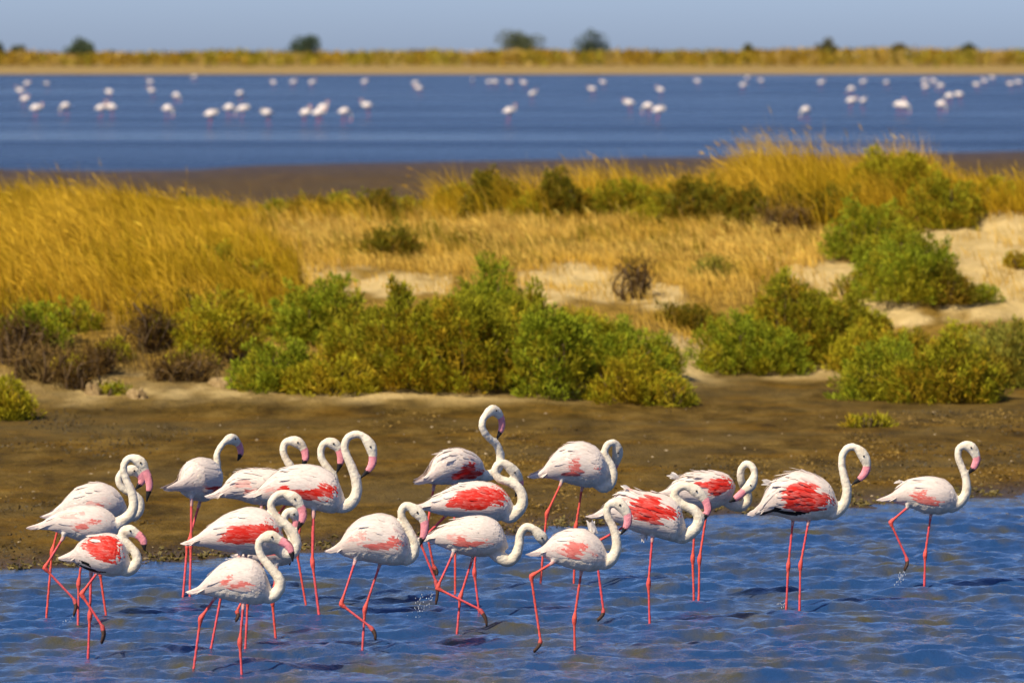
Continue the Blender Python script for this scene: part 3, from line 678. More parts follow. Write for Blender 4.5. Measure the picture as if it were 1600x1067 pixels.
    x1, x0 = xs[0] + 0.93 * (xs[-1] - xs[0]), xs[0] + 0.10 * (xs[-1] - xs[0])
    low = math.radians(S.get('low', -24))
    plan = []
    step_x = 5.6
    xx = x0; row = 0
    while xx < x1:
        fr = (xx - xs[0]) / (xs[-1] - xs[0])
        lo = low * (1.0 if fr < 0.75 else 1.0 - (fr - 0.75) * 2.2)
        if fr < 0.3: lo = low * (0.35 + 0.65 * fr / 0.3)
        arc = np.interp(xx, xs, hhm) * (math.pi / 2 - lo); cnt = max(4, int(arc / 0.021))
        for c_ in range(cnt):
            th_ = lo + (math.radians(96) - lo) * (c_ + (0.5 if row % 2 else 0.0)) / cnt
            plan.append((xx, th_, fr, c_ / cnt))
        xx += step_x; row += 1
    dense = [(x_ + dx_, t_ + dt_, f_, c_) for (x_, t_, f_, c_) in plan for dx_, dt_ in ((0, 0), (2.7, 0.05)) if dx_ == 0 or max([float(poly_dist(p_, np.array(x_ - 6.0), np.array(np.interp(x_ - 6, xs, cyr) - np.interp(x_ - 6, xs, hh) * math.sin(t_)))) for p_ in reds], default=-99.0) > -6]
    for sgn in (-1, 1):
        W = Acc()
        for (x, th_, fr, cc) in dense:
            x += brng.normal(0, 1.6); th_ += brng.normal(0, 0.05)
            ty0 = np.interp(x - 8, xs, cyr) - np.interp(x - 8, xs, hh) * math.sin(th_)
            rd0 = max([float(poly_dist(p_, np.array(x - 8.0), np.array(ty0))) for p_ in reds], default=-99.0)
            ln = brng.uniform(13, 18) + (14 if (fr < 0.5 and cc < 0.55) else 0)
            if rd0 > -5: ln = brng.uniform(15, 24)
            wd = brng.uniform(0.026, 0.033) if rd0 <= -5 else brng.uniform(0.018, 0.026)
            lift = 0.0005 + 0.002 * brng.random()
            if brng.random() < ruf: lift += brng.uniform(0.006, 0.026) * (1.2 - fr)
            xm, xt = x - ln * 0.5, x - ln
            slope = 0.05 if cc > 0.5 else 0.02
            ro = surf(x, th_, 0.0025, sgn); mi = surf(xm, th_ + slope, 0.0042 + lift * 0.6, sgn); ti = surf(xt, th_ + slope * 2, 0.0022 + lift, sgn)
            nr = np.array([0, sgn * math.cos(th_), math.sin(th_)])
            ty = np.interp(xm, xs, cyr) - np.interp(xm, xs, hh) * math.sin(th_)
            jx, jy = xm + brng.normal(0, 0.7), ty + brng.normal(0, 0.6)
            c = (WHITE * 0.80 + PINKW * 0.20) * brng.uniform(0.95, 1.03); ct = None
            if fr < 0.55: c = c * (1 - 0.5 * (0.55 - fr)) + PINKW * 0.5 * (0.55 - fr)
            rd = max([float(poly_dist(p_, np.array(jx), np.array(jy))) for p_ in reds], default=-99.0)
            pk_ = max([float(poly_dist(p_, np.array(jx), np.array(jy))) for p_ in pinks], default=-99.0)
            if pk_ > 0: c = PINK * brng.uniform(0.85, 1.1) * 0.75 + WHITE * 0.25
            if rd > -0.5:
                g_ = min(1.0, 0.35 + 0.65 * max(rd, 0) / 4.0); rs = S.get('rs', 1.06) * (0.76 + 0.24 * g_) * brng.uniform(0.75, 1.05); rs = min(rs, 1.0)
                c = (RED * rs + PINK * (1 - rs)) * brng.uniform(0.88, 1.08)
                if brng.random() < 0.4: ct = 0.5 * c + 0.5 * PINK
            elif rd > -7 and brng.random() < 0.6:
                t_ = brng.uniform(0.25, 0.65) * (1 + rd / 9.0); c = t_ * PINK + (1 - t_) * WHITE
            leaf(W, ro, mi, ti, wd, nr, np.clip(c, 0, 0.85), None if ct is None else np.clip(ct, 0, 0.85))
        # long flight feathers folded towards the tail, pale above and dark at the lower edge
        span = xs[-1] - xs[0]
        for q_ in range(13):
            th_ = low * 0.9 + (math.radians(70) - low) * (q_ / 12.0) ** 1.1
            x = xs[0] + span * (0.34 + 0.05 * brng.normal())
            xt = xs[0] + span * (0.02 + 0.05 * (q_ / 12.0) - 0.03 * brng.random())
            lift = 0.007 + 0.010 * ruf * 6 * brng.random()
            ro = surf(x, th_, 0.003, sgn); mi = surf(0.5 * (x + xt), th_ * 0.9, 0.010, sgn); ti = surf(xt, th_ * 0.75, lift, sgn)
            c = WHITE * 0.72 + PINKW * 0.28 if q_ > 1 or not S.get('dark_edge') else BLACK
            leaf(W, ro, mi, ti, 0.036, np.array([0, sgn * math.cos(th_), math.sin(th_)]), c * brng.uniform(0.94, 1.04))
        if S.get('dark_edge'):
            for q_ in range(4):
                th_ = low * 1.15 - 0.05 * q_
                x = xs[0] + span * (0.62 - 0.05 * q_); xt = xs[0] + span * (0.10 + 0.04 * q_)
                leaf(W, surf(x, th_, 0.003, sgn), surf(0.5 * (x + xt), th_, 0.006, sgn), surf(xt, th_, 0.006, sgn), 0.022, np.array([0, sgn * math.cos(th_), math.sin(th_)]), BLACK)
        # wind-lifted plumes over the rump
        for q_ in range(S.get('plumes', 2)):
            fr = brng.uniform(0.12, 0.55); x = xs[0] + span * fr; th_ = math.radians(brng.uniform(25, 92)); ln = brng.uniform(14, 26)
            up = brng.uniform(0.012, 0.05) * (0.4 + 2.2 * ruf)
            leaf(W, surf(x, th_, 0.003, sgn), surf(x - ln * 0.5, th_, 0.010 + up * 0.35, sgn), surf(x - ln, th_ + 0.05, 0.006 + up, sgn), brng.uniform(0.018, 0.03), np.array([0, sgn * math.cos(th_), math.sin(th_)]), WHITE * brng.uniform(0.95, 1.05))
        obj('wing', W.mesh('flamingo_wing', [FEATHER]), root)
    # tail: short fan
    Tl = Acc()
    for q_ in range(9):
        w_ = (q_ - 4) / 4.0
        ro = tors[5] + np.array([0, w_ * 0.03, 0.0]); ti = tors[0] + np.array([-0.018 + 0.02 * abs(w_), w_ * 0.055, brng.normal(0, 0.006)])
        leaf(Tl, ro, 0.5 * (ro + ti) + np.array([0, 0, 0.006]), ti, 0.03, np.array([0, 0.1 * w_, 1.0]), (WHITE * 0.85 + PINKW * 0.15) * brng.uniform(0.93, 1.03))
    Tl2 = Acc()
    for x_, y_, dx, dy, cnt in S.get('tufts', []):
        for q_ in range(cnt):
            b_ = L(x_ + brng.normal(0, 3), y_ + brng.normal(0, 1.5), brng.normal(0, 0.02)); e_ = L(x_ + dx + brng.normal(0, 4), y_ + dy + brng.normal(0, 3), brng.normal(0, 0.03))
            leaf(Tl2, b_, 0.5 * (b_ + e_) + np.array([0, 0, 0.012]), e_, 0.02, np.array([0.2, -1.0, 0.3]), WHITE * brng.uniform(0.92, 1.04), root_w=0.8)
    obj('tail', Tl.mesh('flamingo_tail', [FEATHER]), root)
    if Tl2.n: tag(obj('ruffled_plumes', Tl2.mesh('flamingo_plumes', [FEATHER]), root), kind='stuff')
    tag(root, S['label'], 'flamingo', 'flamingos wading in front of the shore')
    return root

for q, S in enumerate(BIRDS): make_flamingo(S, np.random.default_rng(500 + q))

# ------------------------------------------------------------------ flamingos far out on the lake (a few pixels each)
def far_bird(v):
    r = np.random.default_rng(900 + v); A = Acc()
    Ln = 0.56; fx = np.linspace(0, 1, 9); rad = np.array([.01, .055, .10, 0.145, .165, .162, .14, .09, .02])
    P = np.stack([(fx - .5) * Ln, 0 * fx, 0.80 + 0.05 * fx + 0.02 * np.sin(fx * 3)], -1)
    V, Q, T = tube(P, rad, 8, squash=0.85); A.add(V, Q, T, np.array([0.82, 0.74, 0.68]))
    A.add(*tube(P[3:6] + np.array([-0.03, 0, -0.035]), np.array([.06, .115, .06]), 8, squash=1.02), PINK * 0.7 + WHITE * 0.3)
    if v % 4 == 0: nk = [(.22, 0, .84), (.30, 0, .90), (.28, 0, 1.02), (.24, 0, 1.10), (.29, 0, 1.15)]; bt = [(.33, 0, 1.12), (.34, 0, 1.06), (.31, 0, 1.02)]
    elif v % 4 == 1: nk = [(.22, 0, .82), (.30, 0, .78), (.33, 0, .66), (.33, 0, .52)]; bt = [(.31, 0, .46), (.28, 0, .41), (.25, 0, .38)]
    elif v % 4 == 2: nk = [(.22, 0, .84), (.30, 0, .88), (.28, 0, .98), (.18, 0, 1.0), (.10, 0, .98)]; bt = [(.05, 0, .97), (.01, 0, .95), (-.02, 0, .93)]
    else: nk = [(.22, 0, .82), (.30, 0, .86), (.30, 0, .95), (.24, 0, 1.02), (.29, 0, 1.06)]; bt = [(.33, 0, 1.02), (.33, 0, .96), (.30, 0, .93)]
    pn = catmull(nk, 4); A.add(*tube(pn, np.linspace(.04, .022, len(pn)), 6), CREAM)
    A.add(*tube(np.array([nk[-1]] + bt), np.array([.036, .034, .028, .008]), 6, squash=0.7), BILL * 0.9)
    for s_, dx in ((-.04, .02), (.04, -.05)):
        A.add(*tube(np.array([(0.02, s_, .74), (-.02 + dx, s_, .40), (dx, s_, -.15)]), np.array([.010, .006, .006]), 4), LEG)
    return A.mesh('far_flamingo', [BIRD])
FARM = [far_bird(v) for v in range(4)]
FAR = [[(165,447),(130,493),(150,545),(297,450),(222,602),(415,590),(685,502),(630,603),(698,597),(943,437),(953,493),(1098,522),(1043,605),(1218,405),(1315,640),(1430,600),(1515,607),(1500,510)],
       [(110,440),(230,437),(347,440),(75,635),(303,632),(388,633),(412,600),(550,625),(675,437),(698,587),(993,445),(1023,477),(1355,425),(1455,437),(1498,437),(1590,440),(1580,622)],
       [(78,443),(127,512),(505,483),(573,440),(737,570),(855,590),(912,615),(930,487),(1163,433),(1443,457),(1470,410),(1562,430)],
       [(330,440),(242,615),(523,480),(592,437),(518,555),(595,558),(740,440),(815,580),(850,585),(975,430),(983,468),(1040,432),(1083,460),(1077,577),(1138,525),(1200,518),(1307,455),(1355,430),(1405,410),(1520,450),(1570,440)]]
far_pts = sorted((x / 4.0 + 400 * k_, y / 4.0 + 20) for k_, l_ in enumerate(FAR) for x, y in l_)
LAND = [(-50, 125, 'left of the first bank tree'), (125, 475, 'between the first two bank trees'), (475, 810, 'left of the tallest bank tree'),
        (810, 1010, 'right of the tallest bank tree'), (1010, 1292, 'left of the pointed bush'), (1292, 1700, 'right of the pointed bush')]
ORD = ['first', 'second', 'third', 'fourth', 'fifth', 'sixth', 'seventh', 'eighth', 'ninth', 'tenth', 'eleventh', 'twelfth', 'thirteenth', 'fourteenth', 'fifteenth', 'sixteenth', 'seventeenth', 'eighteenth']
bucket = {}
for (x, y) in far_pts:
    reg = next(t for a, b, t in LAND if a <= x < b)
    bucket.setdefault((reg, y < 142), []).append((x, y))
fr_ = np.random.default_rng(77)
for (reg, farrow), lst in bucket.items():
    for q, (x, y) in enumerate(lst):
        Dq = dist_of(y, 0.82); v = int(fr_.integers(0, 4))
        o = obj('flamingo', FARM[v], None, (x_of(x, Dq, 0.8), Dq, -0.2), float(fr_.choice([0, math.pi]) + fr_.normal(0, 0.4))); o.scale = (1.28,) * 3
        tag(o, 'tiny far flamingo, %s from left in %s row %s' % (ORD[q], 'farther' if farrow else 'nearer', reg), 'flamingo', 'small flamingos far out on the lake')

# ------------------------------------------------------------------ shrubs on the dune: sprigs and stems
FOL = mat_foliage('shrub_foliage', 0.22, 0.6)
n = NT('woody_stem'); STEM = n.set(Base_Color=n.ramp(n.noise(14, 4), [(0.3, (0.055, 0.030, 0.009)), (0.7, (0.14, 0.085, 0.030))]), Roughness=0.9)
GRASS = mat_foliage('dry_grass', 0.30, 0.55, 0.12)

def spindles(P, Dv, L, R, C, Ct):
    """many little three-sided sprigs: base point, direction, length, radius, colour, tip colour"""
    m = len(P); Dv = Dv / np.linalg.norm(Dv, axis=1)[:, None]
    ref = np.where(np.abs(Dv[:, 2:3]) < 0.9, np.array([[0, 0, 1.0]]), np.array([[1.0, 0, 0]]))
    A = np.cross(Dv, ref); A /= np.linalg.norm(A, axis=1)[:, None]; B = np.cross(Dv, A)
    rot = rng.uniform(0, 6.28, m); V = np.empty((m, 5, 3)); CC = np.empty((m, 5, 3))
    V[:, 0] = P; V[:, 4] = P + Dv * L[:, None]
    mid = P + Dv * (L * 0.42)[:, None]
    for q in range(3):
        a = rot + q * 2.0944
        V[:, 1 + q] = mid + (A * np.cos(a)[:, None] + B * np.sin(a)[:, None]) * R[:, None]
        CC[:, 1 + q] = 0.5 * (C + Ct)
    CC[:, 0] = C; CC[:, 4] = Ct
    t = np.array([(0, 2, 1), (0, 3, 2), (0, 1, 3), (1, 2, 4), (2, 3, 4), (3, 1, 4)])
    T = (np.arange(m)[:, None, None] * 5 + t[None]).reshape(-1, 3)
    return V.reshape(-1, 3), T, CC.reshape(-1, 3)

def leaflets(P, Dv, L, R, C, Ct):
    """many little folded leaves, two triangles each"""
    m = len(P); Dv = Dv / np.linalg.norm(Dv, axis=1)[:, None]
    A = np.cross(Dv, rng.normal(size=(m, 3)) + np.array([0.3, -0.8, 0.4])); A /= np.linalg.norm(A, axis=1)[:, None]; B = np.cross(Dv, A)
    V = np.empty((m, 4, 3)); mid = P + Dv * (L * 0.45)[:, None]
    V[:, 0] = P; V[:, 1] = mid + (A + B * 0.35) * R[:, None]; V[:, 2] = P + Dv * L[:, None]; V[:, 3] = mid + (-A + B * 0.35) * R[:, None]
    CC = np.stack([C, 0.5 * (C + Ct), Ct, 0.5 * (C + Ct)], 1)
    T = (np.arange(m)[:, None, None] * 4 + np.array([(0, 1, 2), (0, 2, 3)])[None]).reshape(-1, 3)
    return V.reshape(-1, 3), T, CC.reshape(-1, 3)

PAL = {  # base, tip, accent
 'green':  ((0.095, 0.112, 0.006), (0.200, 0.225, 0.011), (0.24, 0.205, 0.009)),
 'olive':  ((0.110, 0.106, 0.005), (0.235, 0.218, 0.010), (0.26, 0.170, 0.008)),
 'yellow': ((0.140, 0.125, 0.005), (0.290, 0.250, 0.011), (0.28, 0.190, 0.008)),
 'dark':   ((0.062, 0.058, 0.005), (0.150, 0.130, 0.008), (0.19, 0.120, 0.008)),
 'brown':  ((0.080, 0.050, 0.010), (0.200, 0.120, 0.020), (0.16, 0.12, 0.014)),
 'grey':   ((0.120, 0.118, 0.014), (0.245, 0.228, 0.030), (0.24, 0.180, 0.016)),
}
def ground_at(px, row):
    """walk along the sight line to the ground"""
    t = math.tan(ang(row)); Y = np.arange(50, 100, 0.1); Z = H_CAM - Y * t
    X = (px - 800.0) / FPX * (Y * math.cos(PITCH) + (H_CAM - Z) * math.sin(PITCH))
    g = ground_z(X, Y); hit = np.where(g >= Z)[0]
    k = hit[0] if len(hit) else int(np.argmin(np.abs(g - Z)))
    return float(X[k]), float(Y[k]), float(g[k])
def shrub(px, base, top, wpx, pal, label, dens=1.0, spiky=0.5, lobes=None, name='shrub', seed=0, group=None):
    r = np.random.default_rng(seed + 1000)
    X, Y, Z = ground_at(px, base); k = Y / FPX
    a = wpx * 0.64 * k; Ht = (base - top) * k * 1.0; b = max(0.55 * a, min(a, Ht * 0.9))
    root = bpy.data.objects.new(name, None); COL.objects.link(root); root.location = (X, Y + b * 0.55, Z)
    z0 = float(ground_z(X, Y + b * 0.55)); root.location.z = z0 - 0.03
    Ht = max(Ht - (z0 - Z) * 0.7, Ht * 0.5)
    def hfun(x, y):
        rho2 = (x / a) ** 2 + (y / b) ** 2
        prof = np.clip(1 - rho2 ** 1.5, 0, 1) ** 0.55
        return Ht * prof * np.clip(0.42 + 0.85 * fbm(x * 2.1 + seed * 0.37, y * 2.1 + 3.3, seed % 89 + 1, 3), 0.3, 1.0) * (0.82 + 0.36 * vnoise(x * 8 + seed, y * 8, seed % 53))
    nl = 8
    area = math.pi * a * b + 2.2 * (a + b) * Ht
    nb = int(area * 50 * dens) + 9                                     # upright bundles of sprigs with dark gaps between them
    th = r.uniform(0, 6.28, nb); rr = np.sqrt(r.random(nb)) * 1.0
    edge = 1 + 0.25 * (vnoise(th * 2.2 + seed, th * 0 + 1, 5) - 0.5) * 2
    bx_, by_ = a * rr * np.cos(th) * edge, b * rr * np.sin(th) * edge
    bz_ = np.maximum(0.05, hfun(bx_ / edge, by_ / edge) * np.where(r.random(nb) < 0.6, r.uniform(0.9, 1.06, nb), r.uniform(0.25, 0.9, nb)))
    bax = np.stack([bx_ / a * 0.75 - 0.08, by_ / b * 0.6 - 0.06, 0.75 + 0.5 * spiky + 0 * bx_], -1) + r.normal(0, 0.16, (nb, 3)); bax /= np.linalg.norm(bax, axis=1)[:, None]
    blen = np.minimum(r.uniform(0.16, 0.36, nb), bz_ + 0.05); brad = blen * r.uniform(0.18, 0.30, nb)
    cnt = (blen * brad * 2500 * (0.8 + 0.2 * dens)).astype(int) + 12
    idx = np.repeat(np.arange(nb), cnt); m = len(idx)
    t_ = r.random(m) ** 0.7; off = r.normal(0, 1, (m, 3)); off -= bax[idx] * (off * bax[idx]).sum(1)[:, None]
    shp = np.sin(np.pi * np.clip(0.18 + 0.72 * t_, 0, 1))
    tipp = np.stack([bx_, by_, bz_], -1)
    P = tipp[idx] - bax[idx] * ((1 - t_) * blen[idx])[:, None] + off * (brad[idx] * shp * 0.62)[:, None]
    P[:, 2] = np.maximum(P[:, 2], 0.0)
    Dv = bax[idx] * 1.0 + off * 0.38 + r.normal(0, 0.22, (m, 3))
    L = r.uniform(0.030, 0.072, m) * (0.8 + 0.35 * min(1, Ht)); R = L * r.uniform(0.08, 0.13, m)
    # sparse inner twigs, toned darker to paint in the shade inside the bush
    mi_ = int(area * 420 * dens); thi = r.uniform(0, 6.28, mi_); ri = np.sqrt(r.random(mi_)) * 0.85; xi, yi = a * ri * np.cos(thi), b * ri * np.sin(thi)
    Pi = np.stack([xi, yi, hfun(xi, yi) * r.uniform(0, 0.72, mi_)], -1)
    P = np.vstack([P, Pi]); Dv = np.vstack([Dv, r.normal(0, 0.5, (mi_, 3)) + np.array([0, 0, 0.7])]); Li = r.uniform(0.06, 0.14, mi_); L = np.concatenate([L, Li]); R = np.concatenate([R, Li * 0.08])
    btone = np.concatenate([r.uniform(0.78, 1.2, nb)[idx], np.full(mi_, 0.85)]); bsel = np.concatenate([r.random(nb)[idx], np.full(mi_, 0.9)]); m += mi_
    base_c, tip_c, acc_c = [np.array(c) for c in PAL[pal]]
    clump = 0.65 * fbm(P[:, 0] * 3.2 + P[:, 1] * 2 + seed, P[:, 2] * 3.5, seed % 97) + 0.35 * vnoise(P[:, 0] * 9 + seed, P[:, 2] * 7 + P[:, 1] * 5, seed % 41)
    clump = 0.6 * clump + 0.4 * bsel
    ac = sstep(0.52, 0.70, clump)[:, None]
    sc_ = (r.uniform(0.8, 1.18, m) * btone)[:, None]
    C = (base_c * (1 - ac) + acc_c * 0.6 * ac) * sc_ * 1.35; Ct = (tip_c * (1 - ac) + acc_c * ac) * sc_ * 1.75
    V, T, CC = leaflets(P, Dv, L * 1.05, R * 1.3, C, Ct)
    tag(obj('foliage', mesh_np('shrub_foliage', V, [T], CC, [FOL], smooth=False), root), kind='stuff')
    S_ = Acc()
    for q in range(min(14, 5 + nl)):
        t_ = r.uniform(0, 6.28); q_ = r.uniform(0.1, 0.8); e = np.array([a * q_ * math.cos(t_), b * q_ * math.sin(t_), 0.0]); e[2] = 0.75 * float(hfun(e[0], e[1])); s0 = np.array([e[0] * 0.3, e[1] * 0.3, -0.05]); mdl = 0.5 * (s0 + e) + r.normal(0, 0.04, 3)
        p_ = catmull([s0, mdl, e], 4); S_.add(*tube(p_, np.linspace(0.022, 0.006, len(p_)), 5))
    tag(obj('stems', S_.mesh('shrub_stems', [STEM]), root), kind='stuff')
    return tag(root, label, 'shrub', group)

def dead_shrub(px, base, top, wpx, label, seed, dark=False):
    r = np.random.default_rng(seed + 3000)
    X, Y, Z = ground_at(px, base); k = Y / FPX; a = wpx * 0.5 * k; Ht = (base - top) * k
    root = bpy.data.objects.new('dead_shrub', None); COL.objects.link(root); root.location = (X, Y + 0.2, float(ground_z(X, Y + 0.2)) - 0.03)
    S_ = Acc(); tips = []
    for q in range(16):
        th = r.uniform(0, 6.28); e = np.array([a * r.uniform(0.3, 1) * math.cos(th), 0.7 * a * math.sin(th) * r.uniform(0.3, 1), Ht * r.uniform(0.45, 1.0)])
        s0 = np.array([e[0] * 0.15, e[1] * 0.15, -0.04]); p_ = catmull([s0, s0 * 0.5 + e * 0.5 + r.normal(0, 0.09, 3), e], 5)
        S_.add(*tube(p_, np.linspace(0.026, 0.007, len(p_)), 5)); tips.append(p_[-8:])
    tag(obj('stems', S_.mesh('dead_stems', [STEM]), root), kind='stuff')
    m = int(900 * a / 0.4); tp = np.concatenate(tips); P = tp[r.integers(0, len(tp), m)] + r.normal(0, 0.07, (m, 3)) * np.array([1, 1, 0.9]); P[:, 2] = np.maximum(P[:, 2], 0.01)
    Dv = r.normal(0, 0.7, (m, 3)) + np.array([-0.1, 0, 0.75]); L = r.uniform(0.06, 0.17, m); R = L * 0.045
    c = np.array([0.066, 0.036, 0.008] if dark else [0.13, 0.078, 0.022]); sc_ = r.uniform(0.6, 1.4, m)[:, None]
    V, T, CC = spindles(P, Dv, L, R, c * sc_, c * 1.9 * sc_)
    tag(obj('twigs', mesh_np('dead_twigs', V, [T], CC, [FOL], smooth=False), root), kind='stuff')
    return tag(root, label, 'shrub')

SHRUBS = [
 (498, 545, 428, 125, 'green', 'round bright green bush at the left end of the long shrub belt', 1.0, .5),
 (425, 612, 530, 115, 'green', 'low green bush at the foot of the dune, leftmost of the long shrub belt', 1.0, .6),
 (515, 619, 545, 140, 'yellow', 'yellow-green bush on the sand lip below the round bright green bush', 1.0, .6),
 (560, 590, 470, 120, 'olive', 'brownish olive bush just right of the round bright green bush', 1.0, .6),
 (640, 612, 440, 150, 'olive', 'tall brownish olive bush in the left half of the long shrub belt', 1.0, .6),
 (755, 545, 405, 100, 'green', 'green pointed bush top, highest of the long shrub belt', 1.0, .6),
 (735, 616, 455, 160, 'olive', 'large olive bush in the middle of the long shrub belt above the topmost flamingo head', 1.0, .6),
 (815, 595, 460, 120, 'olive', 'olive bush with dark gaps right of the long belt middle', 1.0, .6),
 (862, 624, 475, 110, 'green', 'upright green bush with bare dark gap at its right foot, above the hunched flamingo', 1.0, .65),
 (955, 596, 492, 140, 'green', 'wide bright green bush near the right end of the long shrub belt', 1.0, .6),
 (985, 633, 548, 130, 'yellow', 'yellowish low bush at the right foot of the long shrub belt', 1.0, .5),
 (1052, 635, 588, 66, 'olive', 'small olive bush tailing off the long shrub belt at its right tip', 1.0, .5),
 (1075, 524, 466, 100, 'dark', 'small dark green bush behind the sandy gap between the two shrub belts', 1.0, .5),
 (1175, 586, 482, 150, 'green', 'green bush just right of the sandy gap, mud at its foot', 1.0, .55),
 (1245, 575, 426, 160, 'olive', 'tall olive bush in the right shrub belt below the sand slope', 1.0, .6),
 (1325, 545, 455, 110, 'olive', 'brownish bush at the top right of the right shrub belt', 1.0, .6),
 (1352, 585, 500, 110, 'yellow', 'yellow-olive bush between the two big green bushes at right', 1.0, .5),
 (1385, 626, 525, 130, 'green', 'big green bush standing nearest the mud at right, above the windswept flamingo', 1.0, .6),
 (1480, 631, 520, 160, 'olive', 'big olive bush nearest the mud, above the rightmost flamingo', 1.0, .6),
 (1575, 604, 482, 150, 'grey', 'grey-green spreading bush cut by the right picture edge', 1.0, .6),
 (1357, 412, 316, 108, 'green', 'round bright green bush high on the sand slope at right', 1.0, .5),
 (1430, 482, 372, 135, 'green', 'green bush with dark shaded hollow under it on the right sand slope', 1.0, .55),
 (1395, 445, 350, 100, 'green', 'green bush joining the two larger ones down the right sand slope', 1.0, .5),
 (1485, 486, 415, 70, 'dark', 'dark right end of the diagonal bushes on the sand slope', 1.0, .5),
 (1528, 476, 440, 56, 'green', 'tiny light green tuft beside the dark hollow on the right sand slope', 1.0, .6),
 (1470, 357, 268, 105, 'olive', 'rounded olive bush on the dune crest at right, above bare sand', 1.0, .7),
 (1402, 322, 214, 125, 'yellow', 'golden-olive bush standing up against the lake on the right crest', 1.0, .8),
 (608, 406, 342, 82, 'dark', 'small dark bush alone in the pale dry grass left of centre', 1.0, .5),
 (1596, 422, 384, 50, 'olive', 'small bush on bare sand at the right picture edge', 1.0, .5),
 (770, 346, 262, 105, 'dark', 'dark olive bush on the crest left of its twin, above the long shrub belt', .9, .8),
 (876, 348, 270, 84, 'dark', 'dark upright bush on the crest near the picture centre', .9, .85),
 (975, 346, 274, 100, 'olive', 'olive bush on the crest, right of the centre one', .8, .8),
 (1090, 350, 276, 110, 'dark', 'dark green crest bush above the small dark bush of the sandy gap', .8, .8),
 (1255, 350, 284, 110, 'dark', 'dark crest bush at the foot of the tall golden grass, right of centre', .8, .8),
 (548, 332, 294, 120, 'olive', 'low olive bush on the crest, left of centre, against the brown flat', .9, .7),
 (655, 330, 290, 90, 'yellow', 'thin yellowish bush on the crest between two darker ones', .7, .8),
 (262, 318, 274, 140, 'dark', 'dark olive bush showing through the golden grass crest at left', .8, .7),
 (362, 332, 304, 80, 'olive', 'small olive bush where the golden grass meets the brown flat', .9, .6),
 (1160, 362, 322, 44, 'dark', 'very small dark tuft on the dry slope right of centre', .9, .8),
 (1020, 352, 304, 60, 'yellow', 'small yellowish tuft on the upper dry slope', .7, .8),
 (50, 545, 460, 100, 'green', 'scrubby green bush on the eroded bank at the left edge', .7, .4),
 (335, 560, 445, 120, 'yellow', 'sparse yellow-green bush at the foot of the golden grass', .6, .5),
 (12, 658, 575, 70, 'yellow', 'bright yellow-green bush at the left picture edge beside the mud', 1.0, .5),
 (172, 618, 590, 50, 'green', 'little green plant among the clods of the eroded bank', .8, .5),
 (172, 566, 530, 52, 'olive', 'small olive bush on the eroded bank left of the brown dead bush', .8, .5),
 (385, 545, 505, 44, 'dark', 'small dark bush at the left of the long shrub belt under the golden grass', .8, .5),
 (292, 492, 446, 36, 'dark', 'dark little plant in the middle of the golden grass', .7, .8),
 (215, 410, 372, 46, 'olive', 'faint olive plant high in the golden grass at left', .5, .9),
 (1330, 470, 430, 60, 'olive', 'small olive plant on the sand slope left of the round green bush', .6, .6),
 (1120, 440, 398, 70, 'grey', 'grey-green plant on the dry slope above the sandy gap', .6, .6),
 (1355, 669, 643, 74, 'yellow', 'tiny yellow-green tuft alone on the brown mud at right', .9, .3),
]
for q, s in enumerate(SHRUBS):
    shrub(*s[:5], s[5], dens=s[6], spiky=s[7], seed=q * 13)
MORE = [
 (600, 560, 470, 110, 'olive', 'olive bush at the back of the long shrub belt, left part', 1.0, .6),
 (690, 540, 455, 100, 'yellow', 'yellowish bush at the back of the long belt left of its highest top', 1.0, .6),
 (905, 560, 478, 100, 'yellow', 'yellow-olive bush at the back of the long belt, right part', 1.0, .6),
 (1030, 590, 520, 70, 'green', 'narrow green bush at the right rear of the long shrub belt', 1.0, .6),
 (1210, 545, 470, 110, 'yellow', 'yellow-olive bush at the back of the right belt beside the sandy gap', 1.0, .6),
 (1430, 585, 510, 110, 'olive', 'olive bush between the two big bushes nearest the mud at right', 1.0, .6),
 (1520, 585, 500, 100, 'yellow', 'yellowish bush just left of the grey-green spreading one', 1.0, .6),
 (120, 520, 470, 80, 'olive', 'olive bush at the upper rim of the eroded bank, left', .6, .5),
 (260, 540, 490, 70, 'yellow', 'thin yellowish bush right beside the rounded brown dead bush', .6, .5),
 (400, 520, 470, 60, 'yellow', 'thin yellow bush at the right rim of the golden grass', .6, .6),
 (110, 590, 545, 60, 'yellow', 'small yellowish plant between the dead bushes of the bank', .6, .5),
 (300, 575, 530, 60, 'olive', 'small olive plant right of the brown dead bush on the bank', .6, .5),
]
for q, s in enumerate(MORE):
    shrub(*s[:5], s[5], dens=s[6], spiky=s[7], seed=2000 + q * 17)
